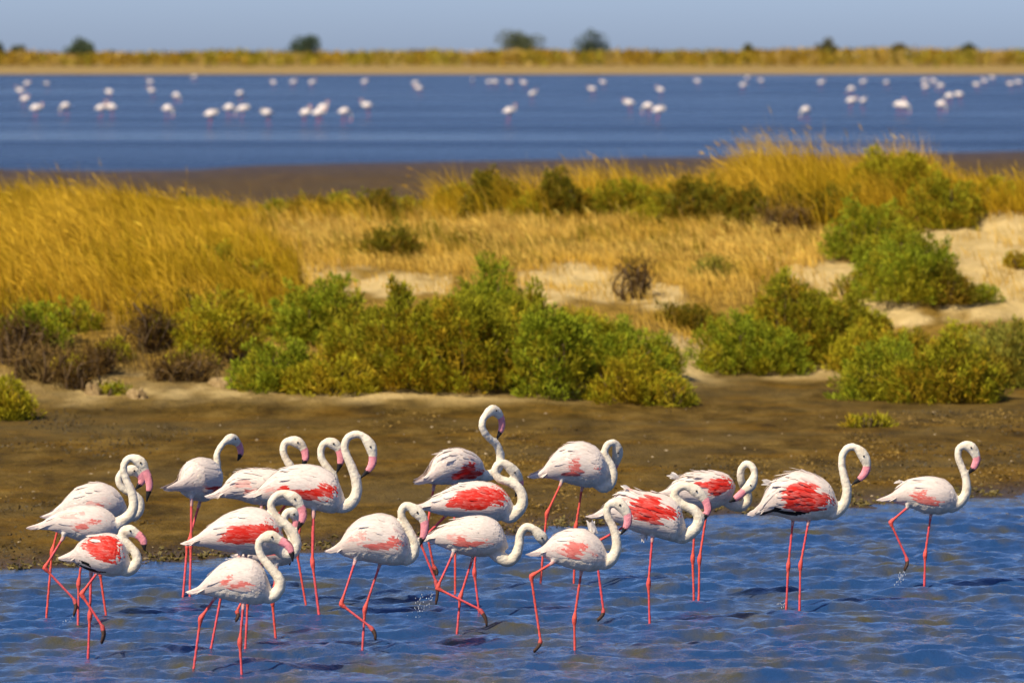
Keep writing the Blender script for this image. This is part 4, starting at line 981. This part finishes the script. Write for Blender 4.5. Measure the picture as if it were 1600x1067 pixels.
CRESTERS = [
 (185, 395, 350, 40, 'dark', 'dark sprig in the golden grass, left of the faint olive plant', .6, .9),
 (250, 430, 385, 50, 'dark', 'dark olive sprig half way up the golden grass', .6, .9),
 (330, 420, 375, 60, 'olive', 'olive plant in the right part of the golden grass', .6, .9),
 (400, 450, 405, 60, 'olive', 'olive plant near the right end of the golden grass', .6, .9),
 (320, 335, 290, 80, 'olive', 'olive bush on the crest right of the dark one in the golden grass', .9, .8),
 (470, 338, 296, 80, 'dark', 'dark low bush in the crest dip left of centre', .9, .7),
 (600, 336, 290, 80, 'dark', 'dark bush on the crest between the olive and the thin yellowish one', .9, .8),
 (1165, 350, 290, 90, 'dark', 'dark bush under the golden grass just right of the crest centre', .9, .8),
 (1310, 352, 290, 80, 'dark', 'dark bush in the golden grass left of the round bright green slope bush', .8, .8),
 (715, 338, 285, 60, 'olive', 'small olive bush at the left end of the middle crest row', .8, .8),
 (825, 346, 288, 60, 'yellow', 'yellowish tuft between the two dark crest bushes near centre', .8, .8),
 (925, 345, 295, 60, 'dark', 'small dark tuft on the crest right of the picture centre', .8, .8),
 (1035, 345, 285, 70, 'olive', 'olive tuft on the crest above the brown dead bush', .8, .8),
 (440, 335, 300, 70, 'olive', 'olive tuft at the left of the low crest dip', .8, .7),
 (1540, 330, 280, 90, 'yellow', 'yellow-olive bush in the golden grass at far right', .8, .8),
]
for q, s in enumerate(CRESTERS):
    shrub(*s[:5], s[5], dens=s[6], spiky=s[7], seed=5000 + q * 19)
DEAD = [
 (150, 592, 548, 70, 'dark brown dead bush in the middle of the eroded bank', True),
 (35, 560, 505, 70, 'dark dead bush tangled under the scrubby green bush at left', True),
 (262, 598, 560, 60, 'small dark dead bush at the bank foot, right of the rounded one', True),
 (230, 562, 478, 92, 'rounded brown dead bush on the eroded bank under the golden grass', True),
 (65, 600, 545, 110, 'tangled brown dead bush at the left end of the eroded bank', False),
 (128, 612, 560, 80, 'dark twisted dead bush above the clods at lower left', True),
 (10, 575, 500, 60, 'dark dead bush at the left picture edge', True),
 (300, 600, 560, 70, 'grey-brown dead twigs at the foot of the bank left of the shrub belt', False),
 (995, 472, 408, 64, 'brown dead bush with a dark hole beside it on the sandy slope', True),
 (1235, 362, 325, 90, 'thin brown dead bush on the dry crest slope right of centre', False),
 (372, 575, 535, 50, 'small brown dead bush between the bank and the shrub belt', False),
]
for q, s in enumerate(DEAD): dead_shrub(*s[:4], s[4], q * 7, s[5])

# clods of dried earth that broke off the bank at left
n = NT('dried_earth'); CLOD = n.set(Base_Color=n.ramp(n.noise(9, 5), [(0.3, (0.20, 0.125, 0.040)), (0.7, (0.40, 0.275, 0.115))]), Roughness=0.95, Normal=n.bump(n.noise(24, 4), 0.7, 0.03))
def lump(name, px, row, wpx, hpx, seed, label):
    X, Y, Z = ground_at(px, row); k = Y / FPX; r = np.random.default_rng(seed)
    th = np.linspace(0.02, math.pi - 0.02, 9); ph = np.linspace(0, 2 * math.pi, 14, endpoint=False)
    TH, PH = np.meshgrid(th, ph, indexing='ij'); d = np.stack([np.sin(TH) * np.cos(PH), np.sin(TH) * np.sin(PH), np.cos(TH)], -1).reshape(-1, 3)
    s = 0.25 + 1.5 * fbm(d[:, 0] * 2.6 + seed, d[:, 1] * 2.6 + d[:, 2] * 3.1, seed)
    V = d * s[:, None] * np.array([wpx * .5 * k, wpx * .42 * k, hpx * .75 * k])
    q = [(i * 14 + j, (i + 1) * 14 + j, (i + 1) * 14 + (j + 1) % 14, i * 14 + (j + 1) % 14) for i in range(8) for j in range(14)]
    o = obj(name, mesh_np(name, V, [np.array(q)], None, [CLOD], smooth=False), None, (X, Y, Z - hpx * 0.05 * k), r.uniform(0, 3)); return tag(o, label, 'clod')
lump('earth_clod', 145, 618, 26, 24, 4, 'upright earth clod under the dark twisted dead bush')
lump('earth_clod', 215, 622, 34, 20, 15, 'broken earth clod right of the little green bank plant')
lump('earth_clod', 345, 604, 44, 18, 7, 'low pale earth clod left of the long shrub belt')
lump('earth_clod', 1086, 571, 22, 8, 9, 'small pale stone on the bare patch of the sandy gap')

# ------------------------------------------------------------------ grass (nobody could count it)
def blades(name, cand, length, width, lean, cols, seed, label, plume=0.0, curl=1.0, hmul=None):
    r = np.random.default_rng(seed); X, Y = cand; m = len(X); Z = ground_z(X, Y) - 0.02
    L = length[0] * 0.75 + (length[1] - length[0] * 0.75) * r.random(m) ** 0.8 * np.clip(0.15 + 1.35 * fbm(X * 1.2, Y * 1.0, seed, 3), 0.3, 1.15)
    if hmul is not None: L = L * np.interp(px_of(X, Y, Z)[0], hmul[0], hmul[1])
    la = r.normal(lean, 0.27, m) + 0.3 * (vnoise(X * 1.7, Y * 1.2, seed + 5) - 0.5); az = math.pi + r.normal(0, 0.8, m)                 # bent by the wind towards -x
    dirx = np.cos(az) * np.sin(la); diry = np.sin(az) * np.sin(la); dz = np.cos(la)
    P0 = np.stack([X, Y, Z], -1); D1 = np.stack([dirx * 0.5, diry * 0.5, dz * 1.05], -1); D1 /= np.linalg.norm(D1, axis=1)[:, None]
    D2 = np.stack([dirx * (1 + curl) - 0.12, diry * (1 + curl), dz], -1); D2 /= np.linalg.norm(D2, axis=1)[:, None]
    P1 = P0 + D1 * (L * 0.5)[:, None]; P2 = P1 + D2 * (L * 0.5)[:, None]
    wa = r.uniform(-0.9, 0.9, m); Wd = np.stack([np.cos(wa), np.sin(wa), 0 * wa], -1) * (width * r.uniform(0.6, 1.3, m))[:, None] * 0.5
    V = np.stack([P0 - Wd * 0.8, P0 + Wd * 0.8, P1 - Wd, P1 + Wd, P2], 1).reshape(-1, 3)
    b = np.arange(m)[:, None] * 5
    Q = b + np.array([[0, 1, 3, 2]]); T = b + np.array([[2, 3, 4]])
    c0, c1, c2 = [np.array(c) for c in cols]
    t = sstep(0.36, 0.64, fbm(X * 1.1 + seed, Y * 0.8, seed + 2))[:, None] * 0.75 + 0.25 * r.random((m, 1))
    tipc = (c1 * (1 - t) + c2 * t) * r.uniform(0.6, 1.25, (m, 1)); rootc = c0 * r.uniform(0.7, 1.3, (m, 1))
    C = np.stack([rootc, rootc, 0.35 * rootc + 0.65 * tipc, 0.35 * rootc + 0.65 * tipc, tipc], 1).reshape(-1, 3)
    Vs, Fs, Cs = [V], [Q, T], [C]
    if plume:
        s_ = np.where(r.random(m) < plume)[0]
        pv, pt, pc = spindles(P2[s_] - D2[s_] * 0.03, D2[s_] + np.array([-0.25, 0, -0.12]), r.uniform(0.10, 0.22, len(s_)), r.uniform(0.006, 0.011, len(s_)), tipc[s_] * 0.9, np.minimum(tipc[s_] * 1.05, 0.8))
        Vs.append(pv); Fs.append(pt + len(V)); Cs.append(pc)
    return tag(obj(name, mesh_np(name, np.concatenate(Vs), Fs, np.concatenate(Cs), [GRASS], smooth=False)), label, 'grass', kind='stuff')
def scatter(poly, count, seed, ymin=62, ymax=88, soft=14, thr=0.0, nsc=1.0):
    """ground points whose place falls in the outline (pixels of the bare ground), thinned by noise"""
    r = np.random.default_rng(seed); X = r.uniform(-15, 15, count); Y = r.uniform(ymin, ymax, count)
    Z = ground_z(X, Y); px, pr = px_of(X, Y, Z)
    keep = poly_dist(poly, px, pr) + soft * 2.2 * (fbm(X * 1.1, Y * 0.8, seed + 3) - 0.5) + r.normal(0, soft * 0.35, count) > 0
    if thr: keep &= fbm(X * nsc, Y * nsc * 0.8, seed + 9) + r.normal(0, 0.06, count) > thr
    return X[keep], Y[keep]
GOLD = ((0.30, 0.17, 0.008), (0.80, 0.49, 0.040), (0.46, 0.30, 0.008))
STRAW = ((0.46, 0.28, 0.045), (0.84, 0.57, 0.12), (0.70, 0.43, 0.050))
OLIVEG = ((0.22, 0.135, 0.006), (0.52, 0.33, 0.010), (0.38, 0.27, 0.008))
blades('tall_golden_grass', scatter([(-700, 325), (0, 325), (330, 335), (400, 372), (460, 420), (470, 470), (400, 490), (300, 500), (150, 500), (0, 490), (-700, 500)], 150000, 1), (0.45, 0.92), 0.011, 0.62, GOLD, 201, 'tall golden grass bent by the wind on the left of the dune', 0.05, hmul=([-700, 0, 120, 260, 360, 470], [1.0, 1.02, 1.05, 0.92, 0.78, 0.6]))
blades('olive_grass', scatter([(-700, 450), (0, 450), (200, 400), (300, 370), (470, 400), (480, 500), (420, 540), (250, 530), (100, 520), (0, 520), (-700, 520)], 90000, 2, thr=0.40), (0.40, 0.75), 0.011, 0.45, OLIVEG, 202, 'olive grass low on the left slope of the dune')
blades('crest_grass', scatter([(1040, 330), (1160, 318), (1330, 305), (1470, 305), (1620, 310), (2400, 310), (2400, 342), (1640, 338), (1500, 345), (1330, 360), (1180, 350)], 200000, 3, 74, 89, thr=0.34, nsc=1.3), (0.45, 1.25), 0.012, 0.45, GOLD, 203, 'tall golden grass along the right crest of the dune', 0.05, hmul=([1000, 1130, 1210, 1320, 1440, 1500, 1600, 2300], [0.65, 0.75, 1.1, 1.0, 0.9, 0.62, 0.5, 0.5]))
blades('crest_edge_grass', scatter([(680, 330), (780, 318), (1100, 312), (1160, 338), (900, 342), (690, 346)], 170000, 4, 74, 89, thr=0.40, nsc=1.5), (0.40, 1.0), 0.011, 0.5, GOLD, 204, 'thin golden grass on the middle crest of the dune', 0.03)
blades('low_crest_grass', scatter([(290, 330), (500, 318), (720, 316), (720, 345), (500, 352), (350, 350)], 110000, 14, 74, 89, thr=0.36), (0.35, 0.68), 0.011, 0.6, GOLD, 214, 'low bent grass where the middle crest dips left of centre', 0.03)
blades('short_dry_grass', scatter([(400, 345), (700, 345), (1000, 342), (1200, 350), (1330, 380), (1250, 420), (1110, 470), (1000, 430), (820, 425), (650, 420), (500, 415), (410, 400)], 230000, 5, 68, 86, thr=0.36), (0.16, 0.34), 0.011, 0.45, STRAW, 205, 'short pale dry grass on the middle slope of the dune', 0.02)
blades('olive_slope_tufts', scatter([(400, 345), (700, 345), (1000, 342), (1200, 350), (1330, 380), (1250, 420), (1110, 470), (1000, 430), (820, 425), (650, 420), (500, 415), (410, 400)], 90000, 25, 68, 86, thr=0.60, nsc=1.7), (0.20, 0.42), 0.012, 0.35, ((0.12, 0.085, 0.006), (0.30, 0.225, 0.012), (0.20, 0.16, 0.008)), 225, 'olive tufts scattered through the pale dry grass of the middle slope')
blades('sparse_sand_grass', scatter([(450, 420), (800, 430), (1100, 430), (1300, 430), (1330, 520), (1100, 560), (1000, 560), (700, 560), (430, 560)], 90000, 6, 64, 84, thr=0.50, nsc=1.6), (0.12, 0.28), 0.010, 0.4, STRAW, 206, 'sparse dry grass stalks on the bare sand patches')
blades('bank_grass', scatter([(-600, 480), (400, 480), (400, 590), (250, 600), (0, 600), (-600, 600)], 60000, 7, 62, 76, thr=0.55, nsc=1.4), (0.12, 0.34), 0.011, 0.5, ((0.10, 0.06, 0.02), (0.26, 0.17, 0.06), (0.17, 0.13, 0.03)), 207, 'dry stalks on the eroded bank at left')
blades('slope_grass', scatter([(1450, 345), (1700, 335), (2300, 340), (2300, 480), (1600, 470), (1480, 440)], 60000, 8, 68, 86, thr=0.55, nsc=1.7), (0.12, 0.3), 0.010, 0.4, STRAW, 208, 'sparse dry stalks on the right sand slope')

# pale shell flakes and feathers strewn over the mud, dark weed crumbs at the edge of the water
r = np.random.default_rng(61); m = 320
X = r.uniform(-9, 9, m); Y = shore_y(X) + 0.2 + r.random(m) ** 1.2 * 17; sel = Y < 64.5; X, Y = X[sel], Y[sel]; Z = ground_z(X, Y)
V, T, C = spindles(np.stack([X, Y, Z + 0.004], -1), np.stack([r.normal(0, 1, len(X)), r.normal(0, 1, len(X)), r.uniform(0, .25, len(X))], -1), r.uniform(0.012, 0.055, len(X)), r.uniform(0.005, 0.014, len(X)), np.tile([0.26, 0.19, 0.09], (len(X), 1)), np.tile([0.42, 0.32, 0.19], (len(X), 1)))
n = NT('shell_flakes'); SH = n.set(Base_Color=n.attr().outputs['Color'], Roughness=0.7)
tag(obj('shell_litter', mesh_np('shell_litter', V, [T], C, [SH], smooth=False)), 'pale shell flakes strewn over the brown mud', 'shells', kind='stuff')
m = 2600; X = r.uniform(-9, 9, m); Y = shore_y(X) + np.abs(r.normal(0.25, 0.35, m)); Z = ground_z(X, Y); kp = fbm(X * 1.4, Y * 0.6, 5) > 0.47; X, Y, Z = X[kp], Y[kp], Z[kp]
V, T, C = spindles(np.stack([X, Y, Z], -1), np.stack([r.normal(0, 1, len(X)), r.normal(0, 1, len(X)), r.uniform(0.1, .6, len(X))], -1), r.uniform(0.02, 0.07, len(X)), r.uniform(0.008, 0.020, len(X)), np.tile([0.05, 0.036, 0.006], (len(X), 1)), np.tile([0.16, 0.115, 0.012], (len(X), 1)) * r.uniform(.6, 1.3, (len(X), 1)).repeat(1, 1))
tag(obj('shore_weed', mesh_np('shore_weed', V, [T], C[:len(V)], [SH], smooth=False)), 'ochre weed crumbs along the edge of the water', 'weed', kind='stuff')

m = 60000; X = r.uniform(-11, 11, m); Y = r.uniform(45, 64, m); kp = (Y > shore_y(X) + 0.15) & (fbm(X * 0.8 + 7, Y * 0.35, 15) + 0.35 * (fbm(X * 4, Y * 2, 16) - 0.5) + r.normal(0, 0.035, m) > 0.60); X, Y = X[kp], Y[kp]; Z = ground_z(X, Y); q_ = len(X)
tint = np.where((fbm(X * 0.6, Y * 0.4, 19) > 0.5)[:, None], np.array([[0.20, 0.115, 0.008]]), np.array([[0.060, 0.040, 0.008]])) * r.uniform(0.6, 1.4, (q_, 1))
V, T, C = leaflets(np.stack([X, Y, Z], -1), np.stack([r.normal(0, 1, q_), r.normal(0, 1, q_), r.uniform(0.1, .7, q_)], -1), r.uniform(0.015, 0.05, q_), r.uniform(0.005, 0.013, q_), tint * 0.75, tint * 1.05)
tag(obj('mud_crumbs', mesh_np('mud_crumbs', V, [T], C, [SH], smooth=False)), 'ochre and dark crumbs of weed lying in streaks on the mud', 'weed', kind='stuff')

# splashes where a foot leaves the water
n = NT('water_drops'); DROP = n.set(Base_Color=(0.9, 0.93, 0.95), Roughness=0.05, Transmission_Weight=0.6, IOR=1.33)
ico = [(0, 0, 1), (.894, 0, .447), (.276, .851, .447), (-.724, .526, .447), (-.724, -.526, .447), (.276, -.851, .447), (.724, .526, -.447), (-.276, .851, -.447), (-.894, 0, -.447), (-.276, -.851, -.447), (.724, -.526, -.447), (0, 0, -1)]
icf = np.array([(0,1,2),(0,2,3),(0,3,4),(0,4,5),(0,5,1),(1,6,2),(2,7,3),(3,8,4),(4,9,5),(5,10,1),(2,6,7),(3,7,8),(4,8,9),(5,9,10),(1,10,6),(6,11,7),(7,11,8),(8,11,9),(9,11,10),(10,11,6)])
def splash(base, x0, y0, x1, y1, cnt, spread, label):
    D = dist_of(base); A = Acc(); r = np.random.default_rng(int(x0))
    for q in range(cnt):
        t = r.random(); px = x0 + (x1 - x0) * t + r.normal(0, spread); row = y0 + (y1 - y0) * t + r.normal(0, spread)
        zz = max(z_of(row, D), 0.004); p = np.array([x_of(px, D, zz), D + r.normal(0, 0.06), zz])
        A.add(np.array(ico) * r.uniform(0.0018, 0.0048) * np.array([1, 1, r.uniform(1, 2.2)]) + p, None, icf)
    tag(obj('water_splash', A.mesh('water_splash', [DROP])), label, 'splash', kind='stuff')
splash(965, 676, 925, 645, 962, 60, 6, 'spray of drops kicked up by the lifted foot in the middle')
splash(917, 1410, 894, 1404, 912, 36, 3, 'string of drops falling from the raised foot of the rightmost flamingo')
splash(978, 114, 962, 97, 975, 12, 1.5, 'few drops flung from the lifted foot at far left')
splash(950, 1226, 944, 1216, 948, 12, 2.5, 'small splash at the windswept flamingo legs')

# ------------------------------------------------------------------ far bank: scrub, trees, hut
FB = FAR_Y + 58.0
def far_scrub():
    r = np.random.default_rng(301); m = 26000
    X = r.uniform(-190, 190, m); Y = FB + r.uniform(0, 45, m); g = ground_z(X, Y)
    px = 800 + FPX * X / (FB + 10)
    hh = np.interp(px, [-700, 0, 60, 200, 260, 300, 400, 600, 680, 780, 840, 900, 1000, 1150, 1280, 1320, 1400, 1450, 1500, 1600, 2300], [2.0, 2.4, 2.5, 2.2, 2.3, 2.6, 2.3, 2.4, 2.7, 2.8, 2.9, 2.7, 2.6, 2.8, 3.0, 3.1, 3.3, 3.0, 2.9, 2.9, 2.7]) * (0.92 + 0.5 * fbm(X * 0.12, Y * 0.05, 7))
    P = np.stack([X, Y, g + r.random(m) ** 0.8 * hh * 0.85], -1)
    Dv = r.normal(0, 0.6, (m, 3)) + np.array([-0.1, 0, 0.8]); L = r.uniform(0.5, 1.2, m); R = L * 0.24
    c1, c2, c3 = np.array([0.31, 0.190, 0.018]), np.array([0.24, 0.195, 0.015]), np.array([0.40, 0.27, 0.07])
    f = fbm(X * 0.16, Y * 0.05, 13)[:, None]; t = sstep(0.42, 0.58, f); u = sstep(0.60, 0.7, fbm(X * 0.25 + 40, Y * 0.08, 17))[:, None]
    C = ((c1 * (1 - t) + c2 * t) * (1 - u) + c3 * u) * r.uniform(0.7, 1.3, (m, 1))
    V, T, CC = leaflets(P, Dv, L, R * 1.6, C * 0.8, C * 1.25)
    tag(obj('far_scrub', mesh_np('far_scrub', V, [T], CC, [FOL], smooth=False)), 'low ochre scrub along the far bank of the lake', 'scrub', kind='stuff')
far_scrub()
def far_tree(px, top, base, wpx, cols, label, seed, name='tree', cat='tree'):
    r = np.random.default_rng(seed + 4000); Y = FB + 22 + r.uniform(0, 12); k = Y / FPX
    X = x_of(px, Y, 3.0); z0 = float(ground_z(X, Y)); zt = z_of(top, Y); Ht = zt - z0; a = wpx * 0.5 * k
    root = bpy.data.objects.new(name, None); COL.objects.link(root); root.location = (X, Y, z0)
    S_ = Acc(); cen = []
    for q in range(11):
        th = r.uniform(0, 6.28); rr = a * r.uniform(0.1, 0.85); hc = Ht * (1 - 0.5 * (rr / a) ** 2) * r.uniform(0.42, 0.86)
        e = np.array([rr * math.cos(th), rr * math.sin(th), hc]); cen.append(e)
        p_ = catmull([np.array([0, 0, -0.2]), np.array([e[0] * 0.25, e[1] * 0.25, Ht * 0.35]), e], 4); S_.add(*tube(p_, np.linspace(0.28, 0.06, len(p_)), 6))
    obj('trunk', S_.mesh('tree_trunk', [STEM]), root)
    m = 2400; cen = np.array(cen); idx = r.integers(0, len(cen), m); v = r.normal(size=(m, 3)); v /= np.linalg.norm(v, axis=1)[:, None]
    P = cen[idx] + v * (r.random((m, 1)) ** 0.4) * np.array([a * 0.46, a * 0.46, Ht * 0.26]); P[:, 2] = np.maximum(P[:, 2], 0.3)
    L = r.uniform(0.25, 0.6, m); R = L * 0.22; c = np.array(cols)  # crown colours are lightened to paint in the haze of distance
    V, T, CC = leaflets(P, v + r.normal(0, 0.5, (m, 3)) + np.array([0, 0, .4]), L, R * 1.6, c * 0.7 * r.uniform(.7, 1.3, (m, 1)), c * 1.3 * r.uniform(.7, 1.3, (m, 1)))
    tag(obj('crown', mesh_np('tree_crown', V, [T], CC, [FOL], smooth=False), root), kind='stuff')
    tag(root, label, cat)
far_tree(125, 58, 84, 46, (0.0917, 0.1207, 0.0555), 'first big bank tree from the left, dark green and peaked', 1)
far_tree(30, 72, 88, 28, (0.1062, 0.1135, 0.0439), 'low green bush on the far bank near the left picture edge', 2, 'bush', 'bush')
far_tree(-4, 68, 88, 22, (0.0845, 0.1062, 0.0628), 'dark bush on the far bank cut by the left picture edge', 3, 'bush', 'bush')
far_tree(477, 56, 84, 48, (0.0772, 0.1106, 0.0671), 'second big bank tree from the left, alone and rounded', 4)
far_tree(810, 42, 80, 70, (0.1019, 0.1164, 0.0526), 'tallest and widest bank tree, left of its close neighbour', 5)
far_tree(923, 52, 80, 58, (0.0772, 0.1062, 0.0772), 'bluish bank tree just right of the tallest one', 6)
far_tree(1292, 60, 80, 34, (0.128, 0.1164, 0.0381), 'small pointed bank bush right of centre', 7, 'bush', 'bush')
far_tree(1514, 70, 82, 30, (0.0772, 0.0917, 0.0439), 'small dark bush on the far bank near the right picture edge', 8, 'bush', 'bush')
far_tree(1170, 72, 82, 24, (0.157, 0.1497, 0.041), 'low olive bump on the far bank between the bluish tree and the pointed bush', 9, 'bush', 'bush')
far_tree(1402, 68, 82, 26, (0.1715, 0.1353, 0.041), 'low ochre bump on the far bank right of the pointed bush', 10, 'bush', 'bush')
# small pale hut behind the scrub
n = NT('whitewash'); WW = n.set(Base_Color=n.ramp(n.noise(3, 4), [(0.3, (0.44, 0.39, 0.32)), (0.7, (0.54, 0.49, 0.42))]), Roughness=0.9)
n = NT('hut_roof_tiles'); RT = n.set(Base_Color=n.ramp(n.noise(6, 4), [(0.3, (0.36, 0.29, 0.22)), (0.7, (0.48, 0.40, 0.32))]), Roughness=0.9)
n = NT('hut_dark_wood'); DW = n.set(Base_Color=(0.06, 0.045, 0.035), Roughness=0.8)
Yh = FB + 70; Xh = x_of(738, Yh, 4); zh = float(ground_z(Xh, Yh))
hut = bpy.data.objects.new('hut', None); COL.objects.link(hut); hut.location = (Xh, Yh, zh)
def box(x0, x1, y0, y1, z0, z1):
    V = np.array([(x, y, z) for x in (x0, x1) for y in (y0, y1) for z in (z0, z1)]); return V, np.array([(0, 1, 3, 2), (4, 6, 7, 5), (0, 4, 5, 1), (2, 3, 7, 6), (0, 2, 6, 4), (1, 5, 7, 3)])
obj('wall', mesh_np('hut_wall', *(lambda b: (b[0], [b[1]]))(box(-1.3, 1.3, -1, 1, -0.3, 2.5)), None, [WW], smooth=False), hut)
rv = np.array([(-1.5, -1.25, 2.48), (1.5, -1.25, 2.48), (-1.5, 1.25, 2.48), (1.5, 1.25, 2.48), (-1.5, 0, 3.0), (1.5, 0, 3.0)])
obj('roof', mesh_np('hut_roof', rv, [np.array([(0, 1, 5, 4), (3, 2, 4, 5), (1, 0, 2, 3)]), np.array([(0, 4, 2), (1, 3, 5)])], None, [RT], smooth=False), hut)
obj('door', mesh_np('hut_door', *(lambda b: (b[0], [b[1]]))(box(-0.4, 0.4, -1.04, -0.98, 0, 2.0)), None, [DW], smooth=False), hut)
tag(hut, 'small pale hut peeping over the far bank scrub left of the tallest tree', 'hut')
